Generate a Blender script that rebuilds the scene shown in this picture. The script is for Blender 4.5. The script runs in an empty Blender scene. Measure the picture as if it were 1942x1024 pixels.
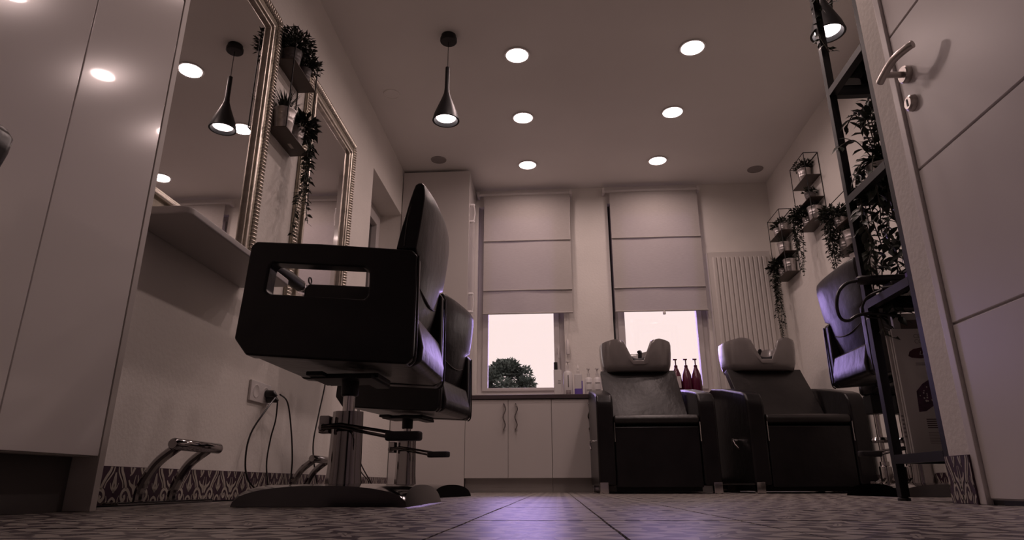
import bpy, bmesh, math, random
from mathutils import Vector, Matrix
random.seed(11)
scene = bpy.context.scene
C = scene.collection

# ------------------------------------------------------------------ camera
F_PX = 1234.14
cam_d = bpy.data.cameras.new('camera')
cam_d.sensor_fit = 'HORIZONTAL'
cam_d.sensor_width = 36.0
cam_d.lens = 36.0 * F_PX / 1942.0
cam_d.clip_start = 0.02
cam_d.clip_end = 300
cam = bpy.data.objects.new('camera', cam_d)
C.objects.link(cam)
cam.matrix_world = Matrix(((0.99776794, 0.02318976, 0.06262088, 0.0),
                           (0.06673411, -0.31275399, -0.94748694, 0.0),
                           (-0.00238707, 0.94955104, -0.31360345, 0.0519),
                           (0, 0, 0, 1)))
scene.camera = cam

# ------------------------------------------------------------------ world, daylight, exposure
LAMP_TINT = (1.0, 0.74, 0.69)
DOWN_W = 3.15
world = bpy.data.worlds.new('world')
scene.world = world
world.use_nodes = True
bg = world.node_tree.nodes['Background']
bg.inputs[0].default_value = (1.0, 0.80, 0.77, 1)
bg.inputs[1].default_value = 1.02
sun_d = bpy.data.lights.new('added_daylight', 'SUN')  # added violet sun lamp gives window glow that the sky colour lacks
sun_d.energy = 1.7
sun_d.angle = math.radians(34)
sun_d.color = (0.50, 0.34, 1.0)
sun = bpy.data.objects.new('added_daylight', sun_d)
C.objects.link(sun)
sun.location = (0, 12, 4)
sun.rotation_euler = Vector((0.10, -1.0, -0.16)).to_track_quat('-Z', 'Y').to_euler()
vs = scene.view_settings
vs.view_transform = 'Standard'
vs.look = 'None'
vs.gamma = 1.0
vs.use_curve_mapping = False
vs.exposure = 0.06

# ------------------------------------------------------------------ materials
MATS = {}
def mat(name, col, rough=0.5, metal=0.0, var=0.06, vscale=6.0, bump=0.0, bscale=40.0, spec=0.5, coat=0.0, coat_rough=0.05):
    m = bpy.data.materials.new(name); m.use_nodes = True
    nt = m.node_tree; b = nt.nodes['Principled BSDF']
    b.inputs['Roughness'].default_value = rough
    b.inputs['Metallic'].default_value = metal
    b.inputs['Specular IOR Level'].default_value = spec
    b.inputs['Coat Weight'].default_value = coat
    b.inputs['Coat Roughness'].default_value = coat_rough
    tc = nt.nodes.new('ShaderNodeTexCoord')
    n = nt.nodes.new('ShaderNodeTexNoise'); n.inputs['Scale'].default_value = vscale; n.inputs['Detail'].default_value = 3
    nt.links.new(tc.outputs['Object'], n.inputs['Vector'])
    r = nt.nodes.new('ShaderNodeValToRGB')
    r.color_ramp.elements[0].position = 0.3; r.color_ramp.elements[1].position = 0.7
    r.color_ramp.elements[0].color = tuple(c * (1 - var) for c in col) + (1,)
    r.color_ramp.elements[1].color = tuple(min(1, c * (1 + var)) for c in col) + (1,)
    nt.links.new(n.outputs['Fac'], r.inputs['Fac'])
    nt.links.new(r.outputs['Color'], b.inputs['Base Color'])
    if bump:
        n2 = nt.nodes.new('ShaderNodeTexNoise'); n2.inputs['Scale'].default_value = bscale; n2.inputs['Detail'].default_value = 4
        nt.links.new(tc.outputs['Object'], n2.inputs['Vector'])
        bp = nt.nodes.new('ShaderNodeBump'); bp.inputs['Strength'].default_value = bump; bp.inputs['Distance'].default_value = 0.01
        nt.links.new(n2.outputs['Fac'], bp.inputs['Height'])
        nt.links.new(bp.outputs['Normal'], b.inputs['Normal'])
    MATS[name] = m
    return m
def emit(name, col, s):
    m = bpy.data.materials.new(name); m.use_nodes = True
    nt = m.node_tree; nt.nodes.remove(nt.nodes['Principled BSDF'])
    e = nt.nodes.new('ShaderNodeEmission'); e.inputs[0].default_value = col + (1,); e.inputs[1].default_value = s
    nt.links.new(e.outputs[0], nt.nodes['Material Output'].inputs[0]); MATS[name] = m
    return m
def thin_glass(name, tint=(1, 1, 1), base=0.04):
    m = bpy.data.materials.new(name); m.use_nodes = True
    nt = m.node_tree; nt.nodes.remove(nt.nodes['Principled BSDF'])
    t = nt.nodes.new('ShaderNodeBsdfTransparent'); t.inputs[0].default_value = tint + (1,)
    g = nt.nodes.new('ShaderNodeBsdfGlossy'); g.inputs['Roughness'].default_value = 0.02
    fr = nt.nodes.new('ShaderNodeFresnel'); fr.inputs[0].default_value = 1.45
    mx = nt.nodes.new('ShaderNodeMixShader')
    nt.links.new(fr.outputs[0], mx.inputs[0]); nt.links.new(t.outputs[0], mx.inputs[1]); nt.links.new(g.outputs[0], mx.inputs[2])
    nt.links.new(mx.outputs[0], nt.nodes['Material Output'].inputs[0]); MATS[name] = m
    return m

mat('wall', (0.75, 0.71, 0.665), 0.85, var=0.05, vscale=2.5, bump=0.12, bscale=60)
mat('ceiling', (0.82, 0.79, 0.76), 0.9, var=0.03, vscale=1.5)
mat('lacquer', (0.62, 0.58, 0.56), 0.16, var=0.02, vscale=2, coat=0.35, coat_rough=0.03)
mat('lacquer_bright', (0.86, 0.82, 0.80), 0.16, var=0.02, vscale=2, coat=0.35, coat_rough=0.03)
mat('door_white', (0.70, 0.66, 0.65), 0.32, var=0.03, vscale=3)
mat('panel_edge', (0.66, 0.62, 0.58), 0.45, var=0.04)
mat('kick_dark', (0.10, 0.09, 0.085), 0.6)
mat('kick_silver', (0.40, 0.37, 0.35), 0.42, 0.5)
mat('shelf_white', (0.42, 0.39, 0.375), 0.45, var=0.03)
mat('counter_dark', (0.07, 0.05, 0.055), 0.35)
mat('leather', (0.010, 0.0085, 0.0095), 0.30, var=0.25, vscale=9, bump=0.18, bscale=18, spec=0.32)
mat('leather_grain', (0.016, 0.013, 0.013), 0.36, var=0.2, vscale=12, bump=0.2, bscale=26, spec=0.5)
mat('chrome', (0.62, 0.59, 0.58), 0.12, 1.0, var=0.04)
mat('chrome_dark', (0.30, 0.28, 0.28), 0.08, 1.0, var=0.05)
mat('chrome_base', (0.085, 0.08, 0.083), 0.10, 1.0, var=0.05)
mat('steel', (0.50, 0.46, 0.44), 0.30, 1.0, var=0.06)
mat('black_metal', (0.011, 0.010, 0.011), 0.45, 0.0, spec=0.3)
mat('black_plastic', (0.014, 0.012, 0.013), 0.32)
mat('silver_frame', (0.62, 0.57, 0.50), 0.30, 1.0, var=0.18, vscale=30)
mat('silver_frame_dark', (0.30, 0.27, 0.22), 0.38, 1.0, var=0.2, vscale=20)
mat('mirror', (0.80, 0.78, 0.77), 0.012, 1.0, var=0.0)
mat('galvanised', (0.52, 0.49, 0.48), 0.34, 0.9, var=0.25, vscale=22)
mat('dark_pot', (0.10, 0.085, 0.085), 0.5)
mat('rack_shelf', (0.075, 0.055, 0.045), 0.5, 0.2, var=0.2)
mat('foliage', (0.018, 0.022, 0.014), 0.55, var=0.5, vscale=30)
mat('foliage_big', (0.030, 0.038, 0.026), 0.42, var=0.6, vscale=60)
mat('stem', (0.05, 0.045, 0.03), 0.6)
mat('soil', (0.02, 0.015, 0.012), 0.9)
mat('basin', (0.19, 0.17, 0.165), 0.20, var=0.03, coat=0.3)
mat('radiator', (0.60, 0.56, 0.53), 0.4, var=0.02)
mat('plastic_white', (0.66, 0.62, 0.60), 0.35, var=0.02)
mat('window_frame', (0.60, 0.56, 0.55), 0.35, var=0.02)
mat('bottle_white', (0.70, 0.67, 0.66), 0.35, var=0.02)
mat('bottle_purple', (0.16, 0.10, 0.42), 0.35)
mat('bottle_wine', (0.10, 0.012, 0.035), 0.22, var=0.2, coat=0.4)
mat('print_dark', (0.07, 0.05, 0.055), 0.6)
mat('print_wine', (0.075, 0.018, 0.03), 0.5)
mat('print_plum', (0.06, 0.018, 0.05), 0.5, var=0.4, vscale=60)
mat('print_grey', (0.28, 0.25, 0.25), 0.6)
mat('print_light', (0.62, 0.55, 0.54), 0.6)
mat('board_white', (0.62, 0.59, 0.57), 0.5, var=0.03)
mat('picture_brown', (0.22, 0.17, 0.155), 0.5)
mat('speaker_grey', (0.30, 0.27, 0.26), 0.7, bump=0.3, bscale=300)
mat('tile_dark', (0.045, 0.020, 0.036), 0.45, var=0.25, vscale=30)
mat('tile_light', (0.46, 0.42, 0.36), 0.45, var=0.12, vscale=40)
mat('grout', (0.10, 0.085, 0.085), 0.8)
mat('bark', (0.05, 0.04, 0.03), 0.9, bump=0.5)
mat('tree_leaf', (0.085, 0.110, 0.100), 0.7, var=0.5, vscale=3)
mat('ground', (0.12, 0.12, 0.10), 0.9)
mat('rubber', (0.012, 0.01, 0.013), 0.45)
mat('crystal', (0.85, 0.82, 0.82), 0.05, 0.0, var=0.1, spec=1.0)
mat('sticker', (0.45, 0.40, 0.36), 0.6)
emit('lamp_glow', (1.0, 0.80, 0.78), 9.0)
emit('pendant_glow', (1.0, 0.84, 0.84), 5.0)
thin_glass('pane')
thin_glass('shelf_glass', (0.86, 0.88, 0.87))
# dark glass of the side window
mat('dark_glass', (0.05, 0.045, 0.045), 0.08, var=0.02)

def blind_material():
    m = bpy.data.materials.new('blind_fabric'); m.use_nodes = True; nt = m.node_tree
    b = nt.nodes['Principled BSDF']; b.inputs['Roughness'].default_value = 0.9
    tc = nt.nodes.new('ShaderNodeTexCoord')
    w = nt.nodes.new('ShaderNodeTexNoise'); w.inputs['Scale'].default_value = 120
    mp = nt.nodes.new('ShaderNodeMapping'); mp.inputs['Scale'].default_value = (0.25, 1, 3)
    nt.links.new(tc.outputs['Object'], mp.inputs[0]); nt.links.new(mp.outputs[0], w.inputs['Vector'])
    r = nt.nodes.new('ShaderNodeValToRGB')
    r.color_ramp.elements[0].color = (0.42, 0.385, 0.365, 1); r.color_ramp.elements[1].color = (0.56, 0.52, 0.495, 1)
    nt.links.new(w.outputs['Fac'], r.inputs[0]); nt.links.new(r.outputs[0], b.inputs['Base Color'])
    tr = nt.nodes.new('ShaderNodeBsdfTranslucent'); tr.inputs[0].default_value = (0.55, 0.48, 0.48, 1)
    mx = nt.nodes.new('ShaderNodeMixShader'); mx.inputs[0].default_value = 0.09
    nt.links.new(b.outputs[0], mx.inputs[1]); nt.links.new(tr.outputs[0], mx.inputs[2])
    nt.links.new(mx.outputs[0], nt.nodes['Material Output'].inputs[0]); MATS['blind_fabric'] = m
blind_material()

def floor_tile_material():
    """printed cement tile: scroll-like ornament, symmetric in each 20 cm tile"""
    m = bpy.data.materials.new('floor_tile'); m.use_nodes = True; nt = m.node_tree
    b = nt.nodes['Principled BSDF']; b.inputs['Roughness'].default_value = 0.36
    b.inputs['Specular IOR Level'].default_value = 0.35
    tc = nt.nodes.new('ShaderNodeTexCoord')
    sep = nt.nodes.new('ShaderNodeSeparateXYZ'); nt.links.new(tc.outputs['Object'], sep.inputs[0])
    def M(op, a, b2=None):
        n = nt.nodes.new('ShaderNodeMath'); n.operation = op
        for i, x in enumerate((a, b2)):
            if x is None: continue
            if isinstance(x, (int, float)): n.inputs[i].default_value = x
            else: nt.links.new(x, n.inputs[i])
        return n.outputs[0]
    u = M('ABSOLUTE', sep.outputs[0]); v = M('ABSOLUTE', sep.outputs[1])   # 0 .. 0.1
    r = M('SQRT', M('ADD', M('MULTIPLY', u, u), M('MULTIPLY', v, v)))
    du = M('SUBTRACT', u, 0.1); dv = M('SUBTRACT', v, 0.1)
    rc = M('SQRT', M('ADD', M('MULTIPLY', du, du), M('MULTIPLY', dv, dv)))
    a = M('ARCTAN2', v, u)
    s1 = M('SINE', M('ADD', M('MULTIPLY', r, 105.0), M('MULTIPLY', M('COSINE', M('MULTIPLY', a, 8.0)), 2.2)))
    s2 = M('SINE', M('MULTIPLY', rc, 95.0))
    s3 = M('MULTIPLY', M('SINE', M('MULTIPLY', u, 110.0)), M('SINE', M('MULTIPLY', v, 110.0)))
    s = M('ADD', M('ADD', s1, M('MULTIPLY', s2, 0.7)), M('MULTIPLY', s3, 0.9))
    ramp = nt.nodes.new('ShaderNodeValToRGB')
    ramp.color_ramp.elements[0].position = 0.47; ramp.color_ramp.elements[1].position = 0.53
    ramp.color_ramp.elements[0].color = (0.050, 0.032, 0.042, 1); ramp.color_ramp.elements[1].color = (0.46, 0.42, 0.38, 1)
    nt.links.new(M('ADD', M('MULTIPLY', s, 0.25), 0.5), ramp.inputs[0])
    nz = nt.nodes.new('ShaderNodeTexNoise'); nz.inputs['Scale'].default_value = 14
    nt.links.new(tc.outputs['Object'], nz.inputs['Vector'])
    mul = nt.nodes.new('ShaderNodeMix'); mul.data_type = 'RGBA'; mul.blend_type = 'MULTIPLY'; mul.inputs[0].default_value = 0.35
    nt.links.new(ramp.outputs[0], mul.inputs[6]); nt.links.new(nz.outputs['Fac'], mul.inputs[7])
    nt.links.new(mul.outputs[2], b.inputs['Base Color'])
    MATS['floor_tile'] = m
floor_tile_material()

# ------------------------------------------------------------------ mesh helpers
ROOT = {}          # object -> world matrix of its thing
class MB:
    def __init__(s): s.v = []; s.f = []
    def add(s, vs_, fs):
        o = len(s.v); s.v += [tuple(p) for p in vs_]; s.f += [tuple(i + o for i in f) for f in fs]; return s
    def box(s, x0, x1, y0, y1, z0, z1):
        return s.add([(x0,y0,z0),(x1,y0,z0),(x1,y1,z0),(x0,y1,z0),(x0,y0,z1),(x1,y0,z1),(x1,y1,z1),(x0,y1,z1)],
                     [(0,3,2,1),(4,5,6,7),(0,1,5,4),(1,2,6,5),(2,3,7,6),(3,0,4,7)])
    def prism(s, poly, axis, a, b):
        """poly: 2D points; axis the extrusion axis; 'x': (y,z), 'y': (x,z), 'z': (x,y)"""
        def P(p, t):
            return (t, p[0], p[1]) if axis == 'x' else (p[0], t, p[1]) if axis == 'y' else (p[0], p[1], t)
        n = len(poly)
        return s.add([P(p, a) for p in poly] + [P(p, b) for p in poly],
                     [tuple(range(n))[::-1], tuple(range(n, 2*n))] + [(i, (i+1) % n, n+(i+1) % n, n+i) for i in range(n)])
    def ring_prism(s, outer, inner, axis, a, b):
        """outer and inner have the same number of points: a plate with a hole"""
        def P(p, t):
            return (t, p[0], p[1]) if axis == 'x' else (p[0], t, p[1]) if axis == 'y' else (p[0], p[1], t)
        n = len(outer)
        vs_ = [P(p, a) for p in outer] + [P(p, a) for p in inner] + [P(p, b) for p in outer] + [P(p, b) for p in inner]
        fs = []
        for i in range(n):
            j = (i+1) % n
            fs += [(i, j, n+j, n+i), (2*n+j, 2*n+i, 3*n+i, 3*n+j), (j, i, 2*n+i, 2*n+j), (n+i, n+j, 3*n+j, 3*n+i)]
        return s.add(vs_, fs)
    def tube(s, pts, r, n=8, caps=True):
        pts = [Vector(p) for p in pts]; rs = r if isinstance(r, (list, tuple)) else [r]*len(pts)
        vs_, fs = [], []; prev = None
        for i, p in enumerate(pts):
            d = (pts[min(i+1, len(pts)-1)] - pts[max(i-1, 0)]).normalized()
            if prev is None:
                up = Vector((0,0,1)) if abs(d.z) < 0.9 else Vector((1,0,0))
                a = d.cross(up).normalized()
            else:
                a = (prev - d*prev.dot(d)).normalized()
            prev = a; b = d.cross(a)
            for k in range(n):
                t = 2*math.pi*k/n
                vs_.append(p + (a*math.cos(t) + b*math.sin(t))*rs[i])
        for i in range(len(pts)-1):
            for k in range(n):
                fs.append((i*n+k, i*n+(k+1) % n, (i+1)*n+(k+1) % n, (i+1)*n+k))
        if caps:
            fs.append(tuple(range(n))[::-1]); fs.append(tuple(range((len(pts)-1)*n, len(pts)*n)))
        return s.add(vs_, fs)
    def lathe(s, prof, c=(0,0,0), n=24, axis='z', sx=1.0, sy=1.0):
        vs_, fs = [], []
        for (r, h) in prof:
            for k in range(n):
                t = 2*math.pi*k/n; x, y = r*math.cos(t)*sx, r*math.sin(t)*sy
                vs_.append((c[0]+x, c[1]+y, c[2]+h) if axis == 'z' else (c[0]+h, c[1]+x, c[2]+y) if axis == 'x' else (c[0]+x, c[1]+h, c[2]+y))
        for i in range(len(prof)-1):
            for k in range(n):
                fs.append((i*n+k, i*n+(k+1) % n, (i+1)*n+(k+1) % n, (i+1)*n+k))
        hs_ = [p[1] for p in prof]
        closed = prof[0] == prof[-1] or (max(hs_) - min(hs_) < 0.002)
        if prof[0][0] > 1e-5 and not closed: fs.append(tuple(range(n))[::-1])
        if prof[-1][0] > 1e-5 and not closed: fs.append(tuple(range((len(prof)-1)*n, len(prof)*n)))
        return s.add(vs_, fs)
    def loft(s, rings, caps=True):
        n = len(rings[0]); vs_ = [p for r in rings for p in r]; fs = []
        for i in range(len(rings)-1):
            for k in range(n):
                fs.append((i*n+k, i*n+(k+1) % n, (i+1)*n+(k+1) % n, (i+1)*n+k))
        if caps: fs += [tuple(range(n))[::-1], tuple(range((len(rings)-1)*n, len(rings)*n))]
        return s.add(vs_, fs)
    def leaf(s, p, d, nrm, L, W):
        p = Vector(p); d = Vector(d).normalized(); a = d.cross(Vector(nrm))
        if a.length < 1e-4: a = d.orthogonal()
        a.normalize(); up = a.cross(d)
        m1 = p + d*L*0.42
        return s.add([p, m1 + a*W*0.5 + up*W*0.14, p + d*L - up*L*0.10, m1 - a*W*0.5 + up*W*0.14, m1],
                     [(0,1,4),(1,2,4),(2,3,4),(3,0,4)])
    def build(s, name, m, parent=None, bevel=0.0, seg=2, smooth=True, angle=35, world=True, weld=True):
        me = bpy.data.meshes.new(name)
        vv = s.v
        if parent is not None and world and parent in ROOT:
            inv = ROOT[parent].inverted(); vv = [inv @ Vector(p) for p in vv]
        me.from_pydata([tuple(p) for p in vv], [], s.f)
        bm = bmesh.new(); bm.from_mesh(me)
        if weld: bmesh.ops.remove_doubles(bm, verts=bm.verts, dist=1e-6)
        bmesh.ops.recalc_face_normals(bm, faces=bm.faces)
        if bevel:
            es = [e for e in bm.edges if len(e.link_faces) == 2 and e.calc_face_angle(0) > 0.5]
            bmesh.ops.bevel(bm, geom=es, offset=bevel, segments=seg, affect='EDGES', profile=0.5, clamp_overlap=True)
        bm.to_mesh(me); bm.free()
        me.materials.append(MATS[m] if isinstance(m, str) else m)
        if smooth:
            for p in me.polygons: p.use_smooth = True
            me.set_sharp_from_angle(angle=math.radians(angle))
        o = bpy.data.objects.new(name, me); C.objects.link(o)
        if bevel and smooth:
            wn = o.modifiers.new('weighted_normal', 'WEIGHTED_NORMAL'); wn.keep_sharp = True; wn.weight = 100
        if parent is not None:
            o.parent = parent
            if parent in ROOT: ROOT[o] = ROOT[parent]
        else:
            ROOT[o] = Matrix.Identity(4)
        return o
def tag(o, label, cat, group=None):
    o['label'] = label; o['category'] = cat
    if group: o['group'] = group
    return o
def thing(name, label, cat, loc=(0,0,0), rotz=0.0, group=None):
    o = bpy.data.objects.new(name, None); C.objects.link(o)
    o.empty_display_size = 0.05
    o.location = loc; o.rotation_euler = (0, 0, rotz)
    ROOT[o] = Matrix.Translation(Vector(loc)) @ Matrix.Rotation(rotz, 4, 'Z')
    return tag(o, label, cat, group)
def struct(name, mb, m, **k):
    o = mb.build(name, m, **k); o['kind'] = 'structure'; return o
def struct_empty(name, loc=(0,0,0)):
    o = bpy.data.objects.new(name, None); C.objects.link(o); o.location = loc
    o.empty_display_size = 0.05
    ROOT[o] = Matrix.Translation(Vector(loc)); o['kind'] = 'structure'; return o
def share(src, name, parent, loc, rot=(0,0,0), scale=(1,1,1)):
    """another object on the same mesh, placed in its parent's space"""
    o = bpy.data.objects.new(name, src.data); C.objects.link(o)
    o.parent = parent; o.location = loc; o.rotation_euler = rot; o.scale = scale
    return o
def arc(c, r, a0, a1, n, plane='xz', y=0.0):
    out = []
    for i in range(n+1):
        t = math.radians(a0 + (a1-a0)*i/n)
        p, q = c[0] + r*math.cos(t), c[1] + r*math.sin(t)
        out.append((p, y, q) if plane == 'xz' else (y, p, q) if plane == 'yz' else (p, q, y))
    return out
def spline(pts, n=8):
    """Catmull-Rom through the points"""
    P = [Vector(p) for p in pts]; out = []
    for i in range(len(P)-1):
        p0, p1, p2, p3 = P[max(i-1,0)], P[i], P[i+1], P[min(i+2,len(P)-1)]
        for k in range(n):
            t = k/n
            out.append(0.5*((2*p1)+(-p0+p2)*t+(2*p0-5*p1+4*p2-p3)*t*t+(-p0+3*p1-3*p2+p3)*t**3))
    out.append(P[-1]); return out
def rrect(x0, x1, y0, y1, r, n=4):
    out = []
    for cx, cy, a in ((x1-r, y1-r, 0), (x0+r, y1-r, 90), (x0+r, y0+r, 180), (x1-r, y0+r, 270)):
        for i in range(n+1):
            t = math.radians(a + 90*i/n); out.append((cx+r*math.cos(t), cy+r*math.sin(t)))
    return out

# ------------------------------------------------------------------ room shell
XL, XR, YF, H = -1.25, 1.908, 5.385, 2.60
XD, YD = 1.095, 1.972                    # wall with the door and its far corner
YB = -1.4
# ceiling, walls
struct('ceiling', MB().box(XL-0.3, XR+0.2, YB-0.2, YF+0.3, H, H+0.12), 'ceiling')
# left wall with a window recess
NY0, NY1, NZ0, NZ1 = 4.08, 4.94, 0.95, 2.19
wl = MB()
for (y0, y1, z0, z1) in ((YB, NY0, 0, H), (NY1, YF+0.3, 0, H), (NY0, NY1, 0, NZ0), (NY0, NY1, NZ1, H)):
    wl.box(XL-0.30, XL, y0, y1, z0, z1)
struct('wall_left', wl, 'wall')
struct('wall_right', MB().box(XR, XR+0.15, YD, YF+0.3, 0, H), 'wall')
# door wall: corner post, lintel, near part, return towards the right wall
DY1, DY0, DZ = 1.868, 0.98, 2.08
wd = MB().box(XD, XD+0.12, DY1, YD, 0, H).box(XD, XD+0.12, DY0, DY1, DZ, H).box(XD, XD+0.12, YB, DY0, 0, H)
struct('wall_entry', wd, 'wall')
struct('wall_return', MB().box(XD+0.12, XR+0.15, YD-0.12, YD, 0, H), 'wall')
struct('wall_back', MB().box(XL-0.3, XD+0.12, YB-0.15, YB, 0, H), 'wall')
# far wall with two windows
W1 = (-0.655, 0.085, 0.765, 2.44); W2 = (0.497, 1.285, 0.765, 2.44)
wf = MB()
for (x0, x1, z0, z1) in ((XL-0.3, W1[0], 0, H), (W1[1], W2[0], 0, H), (W2[1], XR+0.15, 0, H),
                         (W1[0], W1[1], 0, W1[2]), (W1[0], W1[1], W1[3], H), (W2[0], W2[1], 0, W2[2]), (W2[0], W2[1], W2[3], H)):
    wf.box(x0, x1, YF, YF+0.28, z0, z1)
struct('wall_far', wf, 'wall')

# floor: screed and 20 cm patterned tiles
fl = struct('floor', MB().box(XL-0.3, XR+0.2, YB-0.2, YF+0.3, -0.10, -0.0030), 'grout')
T = 0.2035
tm = MB()
g = T/2 - 0.0008
tm.add([(-g,-g,-0.004),(g,-g,-0.004),(g,g,-0.004),(-g,g,-0.004),(-g+.001,-g+.001,0),(g-.001,-g+.001,0),(g-.001,g-.001,0),(-g+.001,g-.001,0)],
       [(4,5,6,7),(0,1,5,4),(1,2,6,5),(2,3,7,6),(3,0,4,7)])
spots = []
ix0 = -0.135 - T*6 + T/2
for j in range(28):
    for i in range(16):
        cx, cy = ix0 + T*i, 0.15 + T*j
        if cx < XL+0.05 or cx > XR-0.05 or cy > YF: continue
        if cy < YD - 0.05 and cx > XD: continue
        vis = abs(cx) < 0.84*cy + 0.25 and not (cx < -1.0 and cy < 1.35) and not (cy > 4.98)
        spots.append((0 if vis else 1, cy + 0.4*abs(cx), cx, cy))
spots.sort()
tile0 = None
rest = MB()
for k, (h_, _, cx, cy) in enumerate(spots):
    rz = (math.pi/2) * ((int(cx*50) + int(cy*50)) % 4)
    dz = random.uniform(-0.0004, 0.0004)
    if k < 300:
        if tile0 is None:
            tile0 = tm.build('tile', 'floor_tile', fl, smooth=False); tile0.location = (cx, cy, dz)
        else:
            share(tile0, 'tile', fl, (cx, cy, dz))
    else:
        rest.add([(x+cx, y+cy, z+dz) for x, y, z in tm.v], tm.f)
# row of tiles under the camera and behind it, joined
for j in range(1, 8):
    for i in range(16):
        cx, cy = ix0 + T*i, 0.15 - T*j
        if XL+0.05 < cx < XD: rest.add([(x+cx, y+cy, z) for x, y, z in tm.v], tm.f)
rt = rest.build('tile_field', 'floor_tile', fl, smooth=False); rt['kind'] = 'stuff'

# ornament printed on the skirting tiles (20 x 10.5 cm halves of the floor tile)
def stroke(mb, pts, w, lift=0.0006, taper=False):
    P = spline([(p[0], p[1], 0) for p in pts], 5)
    L, R = [], []
    for i, p in enumerate(P):
        d = (P[min(i+1, len(P)-1)] - P[max(i-1, 0)]).normalized()
        n = Vector((-d.y, d.x, 0)); t = i/(len(P)-1)
        ww = w*0.66*(1 - 0.7*t if taper else 1)
        L.append(p + n*ww); R.append(p - n*ww)
    k = len(P)
    cl = lambda q: (min(0.0995, max(-0.0995, q.x)), min(0.1035, max(0.001, q.y)), lift)
    mb.add([cl(q) for q in L] + [cl(q) for q in R], [(i, i+1, k+i+1, k+i) for i in range(k-1)])
orn = MB()
for sg in (1, -1):
    S = lambda pts: [(sg*a, b) for a, b in pts]
    stroke(orn, S([(0.002,.013),(.016,.017),(.028,.034),(.041,.043),(.055,.038),(.061,.024),(.053,.013),(.044,.017),(.047,.027)]), .0075)
    stroke(orn, S([(.043,.043),(.049,.058),(.060,.076),(.072,.092),(.076,.105)]), .0075)
    stroke(orn, S([(.058,.046),(.062,.060),(.074,.074),(.086,.090),(.089,.105)]), .0035)
    stroke(orn, S([(0.001,.030),(.012,.048),(.027,.056),(.036,.068)]), .0115, taper=True)
    stroke(orn, S([(0.0,.044),(.009,.058),(.005,.082)]), .0060, taper=True)
    stroke(orn, S([(.016,.104),(.024,.088),(.034,.080)]), .0085, taper=True)
    stroke(orn, S([(.034,.105),(.031,.092),(.026,.082)]), .0065, taper=True)
    stroke(orn, S([(.0995,.034),(.092,.050),(.094,.062),(.0995,.088)]), .0065)
    stroke(orn, S([(.0995,.036),(.086,.046),(.080,.060)]), .0050, taper=True)
    stroke(orn, S([(.0995,.020),(.088,.014),(.082,.002)]), .0055)
    stroke(orn, S([(.020,.002),(.027,.012),(.030,.024)]), .0055, taper=True)
    stroke(orn, S([(.070,.002),(.074,.014),(.070,.026)]), .0050, taper=True)
    stroke(orn, S([(.0,.020),(.004,.010),(.002,.001)]), .0045)
def baseboard(name, side, a0, a1, pos, h=0.105, first=None):
    """side 'x+': a strip on a wall x = pos facing +x, running along y; 'x-': facing -x"""
    root = struct_empty(name, (pos, a0, 0))
    w = 0.196*h/0.105
    tl = MB().box(-w/2+0.0006, w/2-0.0006, 0.0006, h-0.0006, -0.008, 0)
    k = 0; o0 = None
    y = a0
    while y < a1 - 0.02:
        ww = min(w, a1 - y)
        sc = ww/w
        rot = (math.pi/2, 0, math.pi/2) if side == 'x+' else (math.pi/2, 0, -math.pi/2)
        loc = (0.009 if side == 'x+' else -0.009, y - a0 + ww/2, 0)
        if o0 is None:
            o0 = tl.build('tile', 'tile_dark', root, world=False, smooth=False)
            o0.location = loc; o0.rotation_euler = rot; o0.scale = (sc, 1, 1); t_ = o0
            q = MB().add([(x*h/0.105, yy*h/0.105, z) for x, yy, z in orn.v], orn.f)
            pat = q.build('tile_ornament', 'tile_light', None, smooth=False); pat.parent = t_; first = pat
        else:
            t_ = share(o0, 'tile', root, loc, rot, (sc, 1, 1))
            share(first, 'tile_ornament', t_, (0,0,0))
        y += w; k += 1
    return root
baseboard('baseboard_left', 'x+', 1.45, 4.94, XL)
bb = baseboard('baseboard_entry', 'x-', DY1, YD+0.01, XD, 0.126)
# right wall and return, hidden mostly behind furniture
baseboard('baseboard_right', 'x-', 2.02, 4.90, XR)

# ------------------------------------------------------------------ entry door on the right
door = struct_empty('door_1', (XD, DY1, 0))
zs = [0.012, 0.472, 0.945, 1.419, 1.892, DZ-0.005]
for a, b in zip(zs[:-1], zs[1:]):
    MB().box(XD+0.006, XD+0.046, DY0+0.004, DY1-0.030, a+0.003, b-0.003).build('door_panel', 'door_white', door, bevel=0.002, seg=1)
MB().box(XD+0.014, XD+0.044, DY0+0.004, DY1-0.030, 0.012, DZ-0.005).build('door_core', 'door_white', door)
MB().box(XD-0.004, XD+0.03, DY1-0.028, DY1+0.002, 0.0, DZ).box(XD-0.004, XD+0.03, DY0, DY1, DZ-0.004, DZ+0.026).build('door_casing', 'door_white', door, bevel=0.003)
MB().box(XD+0.012, XD+0.05, DY0+0.01, DY1-0.03, 0.001, 0.012).build('door_gap_strip', 'rubber', door)  # dark strip filling the gap under the door leaf
HY, HZ = 1.785, 1.245
hd = MB().lathe([(0.0,-0.012),(0.024,-0.012),(0.027,-0.009),(0.027,0.006)], (XD, HY, HZ), 28, 'x').build('handle_rosette', 'steel', door)
gp = [(XD, HY, HZ), (XD-0.060, HY, HZ)]
MB().tube(gp, 0.0095, 14).build('handle_stem', 'steel', door)
grip = spline([(XD-0.066, HY+0.028, HZ-0.008), (XD-0.066, HY, HZ), (XD-0.064, HY-0.06, HZ+0.012), (XD-0.048, HY-0.112, HZ+0.016), (XD-0.040, HY-0.128, HZ+0.016)], 7)
MB().tube(grip, 0.0115, 14).build('handle_lever', 'steel', door, bevel=0.003, angle=50)
MB().lathe([(0.0,-0.011),(0.018,-0.011),(0.024,-0.006),(0.026,0.006)], (XD, HY+0.006, 1.148), 28, 'x').build('lock_rosette', 'steel', door)
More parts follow.
